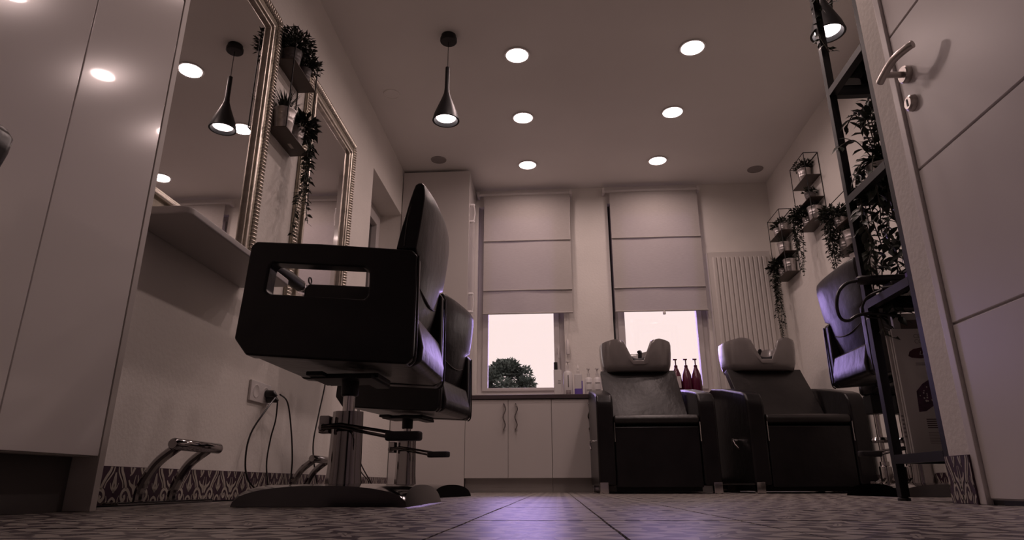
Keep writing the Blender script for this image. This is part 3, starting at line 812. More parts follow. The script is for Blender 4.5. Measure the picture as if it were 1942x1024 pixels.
cord([(XL+0.055, 2.737, 0.41), (x+0.025, 2.66, 0.35), (x, 2.60, 0.25), (x, 2.58, 0.15), (x, 2.63, 0.07), (x+0.03, 2.73, 0.006)], 'black power cord bowing to the left below the double socket', (0, 2.737, 0.424))
cord([(XL+0.058, 2.755, 0.40), (x+0.02, 2.775, 0.32), (x, 2.79, 0.24), (x, 2.78, 0.13), (x+0.02, 2.80, 0.006)], 'black power cord hanging straight down below the double socket', (0, 2.755, 0.405), 0.0032)
cord([(XL+0.062, 2.765, 0.425), (x+0.03, 2.86, 0.40), (x+0.01, 2.98, 0.29), (x, 3.05, 0.17), (x, 3.06, 0.08), (x+0.02, 3.05, 0.006)], 'black power cord arching to the right of the double socket')
cord([(XL+0.02, 3.37, 0.80), (x, 3.40, 0.60), (x, 3.34, 0.40), (x, 3.30, 0.25), (x, 3.36, 0.12), (x+0.02, 3.40, 0.006)], 'black cord hanging from the far shelf to the floor')
cord([(XL+0.02, 3.98, 0.70), (x, 4.02, 0.45), (x, 3.98, 0.32), (x, 4.15, 0.18), (x+0.02, 4.35, 0.06), (x+0.05, 4.25, 0.006)], 'black cord looping behind the chrome column of the nearest chair', None, 0.004)
cord([(XL+0.02, 4.04, 0.66), (x, 4.06, 0.40), (x, 4.12, 0.12), (x+0.05, 4.02, 0.006)], 'thin straight black cord behind the chrome column of the nearest chair', None, 0.0028)
cord([(XL+0.02, 3.80, 0.26), (x, 3.95, 0.20), (x, 4.20, 0.12), (x, 4.36, 0.07), (x+0.06, 4.1, 0.006)], 'short black cord lying low against the skirting behind the nearest chair', None, 0.004)

# ------------------------------------------------------------------ hair tools at the end of the first shelf
def resamp(a, b, n): return [Vector(a).lerp(Vector(b), i/(n-1)) for i in range(n)]
hi = thing('hair_dryer', 'black hair dryer with hanging loop sticking out past the shelf end', 'hair dryer', (-1.085, 2.37, 0.826))
A_, B_ = (-1.085, 2.335, 0.862), (-1.085, 2.66, 0.868)
MB().tube(resamp(A_, B_, 7), [0.016, 0.021, 0.0245, 0.026, 0.026, 0.024, 0.018], 16).build('body', 'black_metal', hi)
MB().tube([(-1.085, 2.655, 0.872), (-1.085, 2.72, 0.893), (-1.085, 2.80, 0.905), (-1.085, 2.84, 0.895)], [0.010, 0.009, 0.007, 0.005], 10).build('cord_guard', 'black_plastic', hi)
MB().tube([(-1.085, 2.715+0.018*math.cos(a*math.pi/8), 0.922+0.014*math.sin(a*math.pi/8)) for a in range(17)], 0.0035, 6, caps=False).build('hanging_loop', 'black_plastic', hi)
MB().lathe([(0.0255, 2.60), (0.0262, 2.604), (0.0262, 2.612), (0.0255, 2.616)], (-1.085, 0, 0.8665), 16, 'y').build('ring_trim', 'chrome', hi)
MB().box(-1.10, -1.07, 2.34, 2.41, 0.827, 0.845).build('rest', 'black_plastic', hi, bevel=0.003)
ht = thing('clipper', 'black hair clipper standing on the shelf end beside the dryer', 'clipper', (-1.075, 2.315, 0.826))
MB().prism(rrect(-1.095, -1.062, 2.285, 2.318, 0.010), 'z', 0.827, 0.915).build('body', 'black_plastic', ht, bevel=0.005)
MB().box(-1.090, -1.067, 2.290, 2.313, 0.915, 0.928).build('blade', 'chrome', ht)

# ------------------------------------------------------------------ backwash chairs
def wash_chair(xc, yf, rot, bx, label):
    t = thing('wash_chair', label, 'wash chair', (xc, yf+0.38, 0), 0, 'black salon wash chairs with pale basins')
    hw = 0.365
    for s in (-1, 1):
        xa, xb = (xc+s*hw, xc+s*(hw-0.105)); xa, xb = min(xa, xb), max(xa, xb)
        prof = [(yf+0.004,0.045),(yf,0.50),(yf+0.010,0.552),(yf+0.040,0.588),(yf+0.10,0.607),(yf+0.45,0.672),(yf+0.70,0.705),(yf+0.76,0.695),(yf+0.775,0.66),(yf+0.775,0.045)]
        arm = MB().prism(prof, 'x', xa, xb).build('armrest', 'leather', t, bevel=0.016, seg=3, angle=60)
        MB().box(xa+0.004 if s < 0 else xb-0.056, xa+0.056 if s < 0 else xb-0.004, yf-0.004, yf+0.04, 0.0, 0.066).build('foot', 'chrome', t, bevel=0.004)
        MB().box(xa+0.004 if s < 0 else xb-0.056, xa+0.056 if s < 0 else xb-0.004, yf+0.70, yf+0.745, 0.0, 0.05).build('foot', 'chrome', t, bevel=0.004)
        xi = xb+0.002 if s < 0 else xa-0.002
        MB().tube([(xi, yf-0.004, 0.300), (xi, yf-0.004, 0.415)], 0.003, 6).build('edge_strip', 'chrome', t)
    MB().tube([(xc-hw-0.001, yf+0.24, 0.318), (xc-hw-0.028, yf+0.24, 0.320), (xc-hw-0.034, yf+0.19, 0.290), (xc-hw-0.030, yf+0.14, 0.262)], 0.006, 8).lathe([(0.0,-0.035),(0.011,-0.033),(0.011,-0.02)], (xc-hw, yf+0.24, 0.318), 10, 'x').build('recline_lever', 'chrome', t)
    ib = 0.257
    MB().box(xc-ib, xc+ib, yf+0.012, yf+0.06, 0.035, 0.392).build('leg_rest', 'leather', t, bevel=0.010, seg=3)
    MB().box(xc-ib, xc+ib, yf+0.07, yf+0.70, 0.012, 0.36).build('body', 'black_metal', t)
    MB().prism([(yf-0.004,0.412),(yf-0.008,0.44),(yf+0.010,0.461),(yf+0.36,0.452),(yf+0.40,0.40),(yf+0.06,0.395)], 'x', xc-ib, xc+ib).build('seat', 'leather_grain', t, bevel=0.012, seg=3, angle=60)
    # backrest leaning back, thin top edge
    def br(y, z): return (y, z)
    q = MB()
    nx, nz = 12, 12; vs_, fs = [], []
    for j in range(nz+1):
        v = j/nz
        for i in range(nx+1):
            u = -1+2*i/nx
            y = yf+0.30+0.19*v + 0.012*math.sin(math.pi*v)*(1-u*u)*-1 + 0.006*math.sin(5*v+3*u)
            vs_.append((xc+bx*v+u*(0.262-0.004*v), y, 0.44+0.372*v))
    o = len(vs_)
    vs_ += [(a, b+0.055, c-0.012) for a, b, c in vs_]
    w = nx+1
    for j in range(nz):
        for i in range(nx):
            a = j*w+i; fs.append((a, a+1, a+w+1, a+w)); fs.append((o+a+1, o+a, o+a+w, o+a+w+1))
    for i in range(nx): fs += [(i+1, i, o+i, o+i+1), (nz*w+i, nz*w+i+1, o+nz*w+i+1, o+nz*w+i)]
    for j in range(nz): fs += [(j*w, (j+1)*w, o+(j+1)*w, o+j*w), ((j+1)*w+nx, j*w+nx, o+j*w+nx, o+(j+1)*w+nx)]
    q.add(vs_, fs).build('backrest', 'leather_grain', t, angle=50, bevel=0.004)
    # basin
    xc += bx
    yc, rx, ry = yf+0.590, 0.252, 0.185
    n, rings = 72, []
    def shape(a, k):
        c, s_ = math.cos(a), math.sin(a); e = 0.62
        return (xc + rx*k*math.copysign(abs(c)**e, c), yc + ry*k*math.copysign(abs(s_)**e, s_))
    def rim(a):
        xx = shape(a, 1.0)[0] - xc; front = max(0.0, -math.sin(a))
        notch = 1/(1+math.exp((abs(xx)-0.070)/0.010)) * (1 if front > 0.3 else 0)
        side = 0.030*max(0, 1-abs(abs(xx)-0.16)/0.16)
        return 0.995 + side - 0.135*notch - 0.02*(1 if math.sin(a) > 0.3 else 0)
    prof = [(0.84, 0.0), (0.90, 0.02), (0.96, 0.25), (0.99, 0.6), (1.0, 0.9), (0.985, 1.0), (0.93, 1.0), (0.90, 0.88), (0.84, 0.45), (0.70, 0.16), (0.30, 0.10)]
    zb = 0.800
    for k, hh in prof:
        rg = []
        for i in range(n):
            a = 2*math.pi*(i+0.5)/n
            zt_ = rim(a)
            zz = zb + hh*(zt_-zb) if hh > 0.3 else zb + hh*0.2
            x_, y_ = shape(a, k); rg.append((x_, y_, zz))
        rings.append(rg)
    bs = MB().loft(rings).build('basin', 'basin', t, angle=70)
    nk = [(xc+xx, yc-ry*0.965+0.012, 0.872+0.9*xx*xx*6) for xx in [i*0.07/6 for i in range(-6, 7)]]
    MB().tube(nk, 0.014, 10).build('neck_rest', 'rubber', bs)
    MB().tube(spline([(xc+0.05, yc+0.10, 0.84), (xc+0.05, yc+0.09, 0.94), (xc+0.045, yc+0.04, 0.970), (xc+0.03, yc, 0.962)], 5), [0.014]*11+[0.012]*5, 10).build('faucet', 'rubber', bs)
    MB().box(xc-0.12, xc+0.12, yc-0.06, yc+0.14, 0.36, 0.812).build('pedestal', 'black_metal', t, bevel=0.01)
    xc -= bx
    t.rotation_euler.z = rot
    t.location = (xc - 0.38*math.sin(rot), yf + 0.38*math.cos(rot), 0)
    return t
wash_chair(0.612, 4.120, math.radians(0.6), -0.030, 'black wash chair with pale basin in front of the right window')
wash_chair(1.528, 4.145, math.radians(4), -0.045, 'black wash chair with pale basin in front of the radiator')

# ------------------------------------------------------------------ plants
def bush(mb, c, r, n, L, W, flat=0.8, droop=0.0):
    for _ in range(n):
        th, ph = random.uniform(0, 2*math.pi), math.acos(random.uniform(-0.25, 1))
        d = Vector((math.sin(ph)*math.cos(th), math.sin(ph)*math.sin(th), math.cos(ph)*flat))
        k = random.uniform(0.35, 1.0)
        p = Vector(c) + d*r*k
        dd = (d + Vector((random.uniform(-.6,.6), random.uniform(-.6,.6), random.uniform(-.4,.6)-droop))).normalized()
        mb.leaf(p, dd, (random.uniform(-1,1), random.uniform(-1,1), 1), L*random.uniform(.7,1.3), W*random.uniform(.7,1.3))
        if random.random() < 0.25:
            mb.tube([Vector(c)-Vector((0,0,r*0.2)), p], 0.0012, 3, caps=False)
def blades(mb, c, n, h, spread):
    for _ in range(n):
        th = random.uniform(0, 2*math.pi); s = random.uniform(0.1, 1)*spread; hh = h*random.uniform(.6, 1.1)
        b = Vector(c) + Vector((math.cos(th), math.sin(th), 0))*s*0.4
        d = Vector((math.cos(th), math.sin(th), 0)); a = Vector((-d.y, d.x, 0))*0.0028
        m_ = b + d*s*0.5 + Vector((0,0,hh*0.65)); e = b + d*s*1.3 + Vector((0,0,hh))
        mb.add([b+a, b-a, m_-a*0.8, m_+a*0.8, e], [(0,1,2,3),(3,2,4)])
def trail(mb, start, length, n, L, W, sway=0.03, out=(0,0,0), phase=0):
    pts = []
    N = 14
    for i in range(N+1):
        t = i/N
        o = Vector(out)*min(1, t*5)
        pts.append(Vector(start) + o + Vector((sway*math.sin(t*5+phase)*t, sway*math.cos(t*4+phase*1.7)*t, (0.012 if 0 < i < 3 else 0) - length*max(0, t-0.06))))
    mb.tube(pts, 0.0016, 4, caps=False)
    for i in range(n):
        t = (i+random.random())/n; k = min(N-1, int(t*N)); p = pts[k].lerp(pts[k+1], t*N-k)
        th = random.uniform(0, 2*math.pi)
        d = Vector((math.cos(th), math.sin(th), random.uniform(-0.9, 0.1)))
        sc = (1.15 - 0.5*t)
        mb.leaf(p, d, (random.uniform(-.6,.6), random.uniform(-.6,.6), 1), L*sc*random.uniform(.75,1.2), W*sc*random.uniform(.75,1.2))
def bucket(x, y, z, r, h, dark=False):
    prof = [(0.0,0.001),(r*0.74,0.001),(r*0.76,0.004),(r*0.86,h*0.44),(r*0.885,h*0.46),(r*0.875,h*0.49),(r*0.90,h*0.60),(r*0.93,h*0.63),(r*0.915,h*0.66),(r*0.975,h*0.94),(r*1.02,h*0.97),(r*1.02,h),(r*0.95,h),(r*0.94,h*0.9),(0.0,h*0.88)]
    return MB().lathe([(a, b) for a, b in prof], (x, y, z), 22)
def potted(x, y, z, r, h, kind, label, group, dark=False, **k):
    t = thing('potted_plant', label, 'potted plant', (x, y, z), 0, group)
    z += 0.0008
    bucket(x, y, z, r, h).build('pot', 'dark_pot' if dark else 'galvanised', t, angle=40)
    MB().lathe([(0.0, h*0.90), (r*0.93, h*0.90)], (x, y, z), 14).build('soil', 'soil', t)
    f = MB(); top = (x, y, z+h*0.95)
    if kind == 'bush': bush(f, (x, y, z+h+k.get('R', r)*0.25), k.get('R', r*1.2), k.get('n', 240), k.get('L', 0.022), k.get('W', 0.010))
    elif kind == 'grass': blades(f, top, k.get('n', 70), k.get('hh', 0.08), r*1.2)
    elif kind == 'trail':
        bush(f, (x+k['out'][0]*0.4, y+k['out'][1]*0.4, z+h+0.01), k.get('R', r*1.2), k.get('n', 160), k.get('L', 0.024), k.get('W', 0.012), droop=0.3)
        for i, ln in enumerate(k['vines']):
            o = Vector(k['out']) + Vector((random.uniform(-.02,.015), random.uniform(-.045,.045), 0))
            trail(f, (x, y, z+h), ln, int(ln*k.get('dens', 110)), k.get('L', 0.026), k.get('W', 0.014), 0.022, o, i*1.9)
    o = f.build('foliage', 'foliage', t, smooth=False, weld=False); o['kind'] = 'stuff'
    return t
def wire_rack(wall_x, depth, y0, y1, ztop, shelves, label, zbot=None):
    s = 1 if depth > 0 else -1
    xf, xw = wall_x+depth, wall_x+0.004*s
    zb = min(shelves) if zbot is None else zbot
    t = thing('wire_rack', label, 'wall shelf', (wall_x, (y0+y1)/2, zb), 0, 'black wire wall racks')
    w = 0.0028
    for y in (y0, y1):
        for x_ in (xf, xw):
            MB().tube([(x_, y, zb), (x_, y, ztop)], w, 6).build('post', 'black_metal', t)
    for y in (y0, y1): MB().tube([(xw, y, ztop), (xf, y, ztop)], w, 6).build('top_wire', 'black_metal', t)
    for x_ in (xf, xw): MB().tube([(x_, y0, ztop), (x_, y1, ztop)], w, 6).build('top_wire', 'black_metal', t)
    for z in shelves:
        MB().box(min(xf, xw)-0.002, max(xf, xw)+0.002, y0-0.002, y1+0.002, z-0.004, z).build('shelf', 'rack_shelf', t, bevel=0.001, seg=1)
    return t
# left wall rack between the mirrors
lr = wire_rack(XL, 0.092, 2.452, 2.722, 2.082, (1.910, 1.557), 'black wire rack on the left wall between the two mirrors')
MB().box(-1.212, -1.198, 2.60, 2.645, 1.5522, 1.5529).build('price_sticker', 'sticker', lr, smooth=False)
GL = 'plants on the left wire rack'
potted(-1.203, 2.525, 1.910, 0.044, 0.085, 'bush', 'bushy plant in a dark pot, nearer one on the upper left rack shelf', GL, True, R=0.098, n=700, L=0.026, W=0.010)
potted(-1.198, 2.652, 1.910, 0.038, 0.075, 'bush', 'bushy plant in a dark pot, farther one on the upper left rack shelf', GL, True, R=0.080, n=520, L=0.024, W=0.010)
potted(-1.204, 2.522, 1.557, 0.050, 0.118, 'grass', 'spiky grass plant in a galvanised bucket on the lower left rack shelf', GL, n=150, hh=0.085)
potted(-1.202, 2.655, 1.557, 0.043, 0.105, 'trail', 'trailing plant in a galvanised bucket hanging down past the far mirror', GL, vines=(0.58, 0.50, 0.42, 0.34, 0.24), out=(0.060, 0.035, 0), R=0.070, n=200, L=0.044, W=0.019, dens=110)
# right wall racks
GR = 'plants on the right wire racks'
XW = XR
wire_rack(XW, -0.103, 4.290, 4.565, 2.305, (2.135, 1.965, 1.803), 'three-tier black wire rack, highest one on the right wall')
potted(XW-0.052, 4.440, 2.135, 0.050, 0.105, 'bush', 'bushy plant in a galvanised bucket on top of the highest right rack', GR, R=0.072, n=340)
potted(XW-0.052, 4.400, 1.965, 0.038, 0.065, 'bush', 'small bushy plant in a dark pot on the middle tier of the highest right rack', GR, True, R=0.045, n=160)
potted(XW-0.050, 4.375, 1.803, 0.050, 0.110, 'bush', 'galvanised bucket with low green plant on the bottom tier of the highest right rack', GR, R=0.03, n=60)
potted(XW-0.056, 4.500, 1.803, 0.042, 0.080, 'trail', 'trailing plant hanging from the bottom tier of the highest right rack', GR, vines=(0.46, 0.42, 0.36, 0.32, 0.26, 0.22, 0.18), out=(-0.062, 0.03, 0), R=0.100, n=560, L=0.030, W=0.016, dens=170)
wire_rack(XW, -0.103, 4.905, 5.190, 2.136, (1.962, 1.785, 1.618), 'three-tier black wire rack nearest the radiator')
potted(XW-0.054, 5.110, 1.962, 0.040, 0.080, 'bush', 'bushy plant in a galvanised bucket, farther one on top of the rack by the radiator', GR, R=0.055, n=220)
potted(XW-0.054, 4.985, 1.962, 0.038, 0.072, 'bush', 'bushy plant in a galvanised bucket, nearer one on top of the rack by the radiator', GR, R=0.050, n=200)
potted(XW-0.052, 5.040, 1.785, 0.050, 0.108, 'grass', 'spiky plant in a galvanised bucket on the middle tier of the rack by the radiator', GR, n=90, hh=0.07)
potted(XW-0.050, 4.975, 1.618, 0.050, 0.110, 'bush', 'galvanised bucket with low plant on the bottom tier of the rack by the radiator', GR, R=0.03, n=60)
potted(XW-0.058, 5.110, 1.618, 0.042, 0.080, 'trail', 'trailing plant hanging from the rack by the radiator down to the wash chair', GR, vines=(0.64, 0.58, 0.52, 0.42, 0.32, 0.26, 0.2), out=(-0.058, 0.02, 0), R=0.095, n=520, L=0.030, W=0.016, dens=160)
wire_rack(XW, -0.103, 3.770, 4.062, 1.772, (1.600, 1.435, 1.270), 'three-tier black wire rack behind the black plant shelf')
potted(XW-0.056, 4.010, 1.600, 0.042, 0.075, 'trail', 'trailing plant falling over the top of the rack behind the black plant shelf', GR, vines=(0.36, 0.34, 0.32, 0.28, 0.26, 0.22, 0.18), out=(-0.065, 0.03, 0), R=0.100, n=420, L=0.034, W=0.018, dens=150)
potted(XW-0.052, 3.900, 1.435, 0.050, 0.110, 'bush', 'galvanised bucket with plant on the middle tier of the rack behind the black shelf', GR, R=0.04, n=120)
potted(XW-0.052, 4.000, 1.435, 0.044, 0.090, 'trail', 'leafy plant spilling from the middle tier of the rack behind the black shelf', GR, vines=(0.20, 0.18, 0.14), out=(-0.065, 0.02, 0), R=0.07, n=180, dens=140)
potted(XW-0.052, 3.860, 1.270, 0.050, 0.110, 'bush', 'galvanised bucket with plant on the bottom tier of the rack behind the black shelf', GR, R=0.05, n=140)

# ------------------------------------------------------------------ black metal shelf unit (etagere) on the right
SX0, SX1, SY0, SY1 = 1.112, 1.62, 1.990, 2.300
sh = thing('shelf_unit', 'tall black metal shelf unit with trailing plants beside the white door', 'shelf', ((SX0+SX1)/2, (SY0+SY1)/2, 0))
w = 0.014
for x_ in (SX0, SX1):
    for y_ in (SY0, SY1):
        MB().box(x_-w, x_+w, y_-w, y_+w, 0.012, 2.08).build('upright', 'black_metal', sh, bevel=0.002)
        MB().lathe([(0.0,0.0005),(0.019,0.0005),(0.019,0.008),(0.010,0.012),(0.0,0.013)], (x_, y_, 0), 14).build('foot', 'rubber', sh)
for z_ in (0.128, 0.650, 1.052, 1.512, 2.066):
    q = MB()
    for x_ in (SX0, SX1): q.box(x_-w, x_+w, SY0+w, SY1-w, z_-w, z_+w)
    for y_ in (SY0, SY1): q.box(SX0+w, SX1-w, y_-w, y_+w, z_-w, z_+w)
    q.build('shelf_frame', 'black_metal', sh)
    if z_ < 0.3: MB().box(SX0+w, SX1-w, SY0+w, SY1-w, z_+0.004, z_+0.012).build('shelf_board', 'black_metal', sh)
    elif z_ < 2.0: MB().box(SX0+w, SX1-w, SY0+w, SY1-w, z_+0.008, z_+0.014).build('shelf_glass', 'shelf_glass', sh, smooth=False)

# boards standing on its lowest shelf
BZ = 0.1405
def board(x0, x1, y0, th, zh, label, name='certificate_board', m='board_white', tilt=0.0, z=BZ, cat='board'):
    t = thing(name, label, cat, ((x0+x1)/2, y0, z), 0)
    MB().box(x0, x1, y0, y0+th, z, z+zh).build('panel', m, t, bevel=0.0015, seg=1)
    return t
# picture in a pale frame behind
pt = thing('framed_picture', 'pale framed brown picture standing behind the white boards', 'picture', (1.37, 2.28, BZ))
MB().ring_prism([(1.166,BZ),(1.58,BZ),(1.58,0.612),(1.166,0.612)], [(1.189,BZ+.023),(1.557,BZ+.023),(1.557,0.589),(1.189,0.589)], 'y', 2.269, 2.284).build('frame', 'board_white', pt, bevel=0.002)
MB().box(1.180, 1.565, 2.275, 2.281, BZ+0.015, 0.597).build('picture', 'picture_brown', pt)
b3 = board(1.128, 1.44, 2.259, 0.006, 0.397, 'plain white board, hindmost and leftmost of the three on the lowest shelf')
b2 = board(1.136, 1.45, 2.2485, 0.006, 0.406, 'white board in the middle of the three on the lowest shelf')
b1 = board(1.138, 1.45, 2.2375, 0.007, 0.410, 'white certificate board with dark lettering and plum package picture, frontmost')
for k in range(6):
    MB().box(1.1295, 1.137, 2.2584, 2.2589, BZ+0.12-0.013*k, BZ+0.126-0.013*k).build('print_line', 'print_grey', b3)
yp = 2.2374
def text_mesh(txt, x_, z_, size, m, parent, y_=yp, shear=0.0):
    cu = bpy.data.curves.new('lettering', 'FONT'); cu.body = txt; cu.size = size; cu.shear = shear; cu.extrude = 0.0002
    ob = bpy.data.objects.new('lettering', cu); C.objects.link(ob)
    me = bpy.data.meshes.new_from_object(ob)
    C.objects.unlink(ob); bpy.data.objects.remove(ob)
    o = bpy.data.objects.new('lettering', me); C.objects.link(o)
    me.materials.clear(); me.materials.append(MATS[m])
    o.parent = parent; o.rotation_euler = (math.pi/2, 0, 0)
    o.location = ROOT[parent].inverted() @ Vector((x_, y_-0.0004, z_))
    return o
text_mesh('CER', 1.206, 0.518, 0.019, 'print_grey', b1)
text_mesh('CON', 1.206, 0.500, 0.019, 'print_grey', b1)
blob = [(1.178,0.458),(1.184,0.472),(1.198,0.481),(1.225,0.486),(1.275,0.484),(1.285,0.470),(1.275,0.457),(1.240,0.452),(1.215,0.449),(1.187,0.452)]
MB().prism(blob, 'y', yp-0.0008, yp-0.0001).build('brush_mark', 'print_wine', b1, smooth=False)
text_mesh('LN', 1.213, 0.461, 0.019, 'print_light', b1, yp-0.0008, 0.35)
for k in range(2): MB().box(1.197, 1.250, yp-0.0005, yp, 0.432-0.006*k, 0.4345-0.006*k).build('print_line', 'print_grey', b1)
pk = MB().prism([(1.178,0.274),(1.182,0.341),(1.205,0.365),(1.244,0.388),(1.265,0.378),(1.265,0.315),(1.225,0.292),(1.200,0.276)], 'y', yp-0.0008, yp-0.0001).build('package_print', 'print_plum', b1, smooth=False)
fl_ = MB()
for k in range(18):
    fx, fz = 1.190 + 0.05*random.random(), 0.294 + 0.058*random.random()
    fz += (fx-1.190)*0.25
    r_ = random.uniform(0.0022, 0.0046)
    fl_.add([(fx+r_*(1 if q % 2 else .55)*math.cos(q*math.pi/5), yp-0.0010, fz+r_*(1 if q % 2 else .55)*math.sin(q*math.pi/5)) for q in range(10)], [tuple(range(10))])
fo = fl_.build('flower_print', 'print_light', pk, smooth=False); fo['kind'] = 'stuff'
for k in range(5): MB().box(1.196, 1.196+0.042-0.006*(k % 2), yp-0.0005, yp, 0.249-0.0065*k, 0.252-0.0065*k).build('print_line', 'print_dark', b1)
for k in range(8): MB().box(1.195, 1.232, yp-0.0005, yp, 0.208-0.0048*k, 0.2095-0.0048*k).build('print_line', 'print_grey', b1)

# hair tools on the shelf above
hc = thing('tool_case', 'flat dark case on the shelf above the boards, under the hair straightener', 'case', (1.27, 2.235, 0.665))
MB().prism(rrect(1.15, 1.50, 2.20, 2.272, 0.012), 'z', 0.6655, 0.712).build('case', 'black_plastic', hc, bevel=0.005)
MB().box(1.22, 1.26, 2.1985, 2.2005, 0.684, 0.694).build('clasp', 'chrome_dark', hc)
hs = thing('hair_straightener', 'black hair straightener with looped cable lying on the dark case', 'hair tool', (1.25, 2.25, 0.713))
MB().tube([(1.062, 2.255, 0.731), (1.072, 2.255, 0.731), (1.30, 2.255, 0.731), (1.47, 2.255, 0.731)], [0.010, 0.0165, 0.018, 0.014], 14).build('barrel', 'black_plastic', hs)
MB().tube(spline([(1.068, 2.255, 0.729), (1.030, 2.262, 0.722), (0.998, 2.262, 0.690), (0.984, 2.262, 0.640), (0.990, 2.262, 0.598), (1.015, 2.262, 0.588), (1.05, 2.262, 0.606), (1.10, 2.262, 0.612), (1.19, 2.262, 0.60)], 8), 0.0058, 8).build('cable', 'black_plastic', hs)
h2 = thing('curling_iron', 'black curling iron leaning in the nearer half of the hair tool shelf', 'hair tool', (1.25, 2.12, 0.665))
MB().tube([(1.11, 2.19, 0.678), (1.22, 2.15, 0.682), (1.40, 2.09, 0.690)], [0.009, 0.0135, 0.016], 12).build('handle', 'black_plastic', h2)
MB().tube(spline([(1.11, 2.19, 0.676), (1.075, 2.235, 0.660), (1.07, 2.27, 0.615), (1.12, 2.275, 0.600), (1.20, 2.275, 0.625)], 8), 0.0045, 8).build('cable', 'black_plastic', h2)
dk = thing('brush_box', 'small violet box on the hair tool shelf of the black unit', 'box', (1.17, 2.06, 0.665))
MB().box(1.135, 1.195, 2.04, 2.085, 0.6655, 0.700).build('box', 'bottle_purple', dk, bevel=0.003)
MB().box(1.133, 1.197, 2.038, 2.087, 0.700, 0.707).build('lid', 'black_plastic', dk, bevel=0.002)

# jars and bottles on the glass shelves
def jar(x_, y_, z_, r_, h_, label, m='shelf_glass'):
    t = thing('glass_jar', label, 'jar', (x_, y_, z_))
    MB().lathe([(0.0,0.0),(r_*0.9,0.0),(r_,0.006),(r_,h_*0.8),(r_*0.7,h_*0.9),(r_*0.7,h_)], (x_, y_, z_), 20).build('body', m, t)
    MB().lathe([(r_*0.76,h_),(r_*0.76,h_+0.02),(0.0,h_+0.022)], (x_, y_, z_), 20).build('lid', 'steel' if m == 'shelf_glass' else 'chrome_dark', t)
jar(1.215, 2.16, 1.067, 0.035, 0.085, 'clear glass jar with metal lid on the glass shelf behind the leaves')
jar(1.275, 2.22, 1.067, 0.032, 0.075, 'second clear jar beside the lidded glass jar')
jar(1.190, 2.085, 1.527, 0.024, 0.095, 'black bottle on the upper glass shelf of the black unit', 'black_plastic')
jar(1.235, 2.150, 1.527, 0.026, 0.070, 'squat black pot on the upper glass shelf of the black unit', 'black_plastic')

# big-leaved trailing plants on the unit: each leaf its own piece
lm = MB()
lm.add([(0,0,0),(0.30,0.17,0.05),(0.62,0.19,0.06),(1.0,0,-0.10),(0.62,-0.19,0.06),(0.30,-0.17,0.05),(0.32,0,0),(0.64,0,0)],
       [(0,1,6),(1,2,7,6),(2,3,7),(3,4,7),(4,5,6,7),(5,0,6)])
LEAF = None
def ivy(label, pot, vines, size, group):
    global LEAF
    x_, y_, z_ = pot
    t = thing('trailing_plant', label, 'potted plant', pot, 0, group)
    bucket(x_, y_, z_, 0.050, 0.09).build('pot', 'galvanised', t, angle=40)
    MB().lathe([(0.0, 0.082), (0.046, 0.082)], (x_, y_, z_), 14).build('soil', 'soil', t)
    for pts in vines:
        P = spline(pts, 9)
        vn = MB().tube(P, 0.0022, 6).build('vine', 'stem', t)
        n = max(5, int(sum((P[i+1]-P[i]).length for i in range(len(P)-1))/(size*0.21)))
        for i in range(n):
            k = min(len(P)-2, int((i+random.random()*0.8)/n*(len(P)-1)))
            p = P[k].lerp(P[k+1], random.random())
            d = (P[k+1]-P[k]).normalized()
            th = random.uniform(0, 2*math.pi)
            s = Vector((math.cos(th), math.sin(th), random.uniform(-0.7, 0.25))).normalized()
            dir_ = (s*0.9 + d*0.45).normalized()
            up = Vector((random.uniform(-.7,.7), random.uniform(-1.2,.2), 1)).normalized()
            yax = up.cross(dir_).normalized(); zax = dir_.cross(yax)
            L_ = size*random.uniform(0.65, 1.15)
            loc = ROOT[t].inverted() @ p
            M4 = Matrix.Translation(loc) @ Matrix((dir_, yax, zax)).transposed().to_4x4() @ Matrix.Scale(L_, 4)
            if LEAF is None:
                LEAF = lm.build('leaf', 'foliage_big', None, angle=80); o = LEAF; o.parent = vn
            else:
                o = bpy.data.objects.new('leaf', LEAF.data); C.objects.link(o); o.parent = vn
            o.matrix_local = M4
    return t
def vine(p0, drop, dx, dy, ph, bulge=0.05):
    x_, y_, z_ = p0
    return [(x_, y_, z_), (x_+dx*0.5, y_+dy*0.5-0.0, z_+0.03), (x_+dx, y_+dy, z_-0.04)] + \
           [(x_+dx+0.018*math.sin(ph+3.1*k), y_+dy+0.018*math.cos(ph+2.3*k), z_-0.04-drop*k/4) for k in range(1, 5)]
pz = (1.205, 2.225, 1.067)
V = []
for i, (dx, dy, dr) in enumerate(((-0.075, 0.05, 0.58), (-0.03, 0.055, 0.52), (0.0, -0.03, 0.46), (-0.095, 0.0, 0.34), (0.015, 0.06, 0.40), (-0.06, -0.05, 0.30), (0.045, 0.05, 0.36), (-0.055, 0.06, 0.44), (0.02, 0.065, 0.50))):
    V.append(vine((pz[0], pz[1], pz[2]+0.085), dr, dx, dy, i*1.3))
for i, (dx, dy, hh) in enumerate(((-0.05, 0.03, 0.26), (0.0, 0.04, 0.30), (-0.02, 0.0, 0.22), (0.02, 0.03, 0.34), (-0.075, 0.045, 0.15), (0.03, 0.0, 0.26))):
    V.append([(pz[0], pz[1], pz[2]+0.085), (pz[0]+dx*0.3, pz[1]+dy*0.4, pz[2]+0.085+hh*0.4), (pz[0]+dx*0.8, pz[1]+dy*0.9, pz[2]+0.085+hh*0.9), (pz[0]+dx*1.5, pz[1]+dy*1.3, pz[2]+0.085+hh*0.75)])
ivy('large-leaved trailing plant on the middle shelf of the black unit, above the hair tools', pz, V, 0.052, 'big trailing plants on the black unit')
pt2 = (1.19, 2.215, 2.081)
V = []
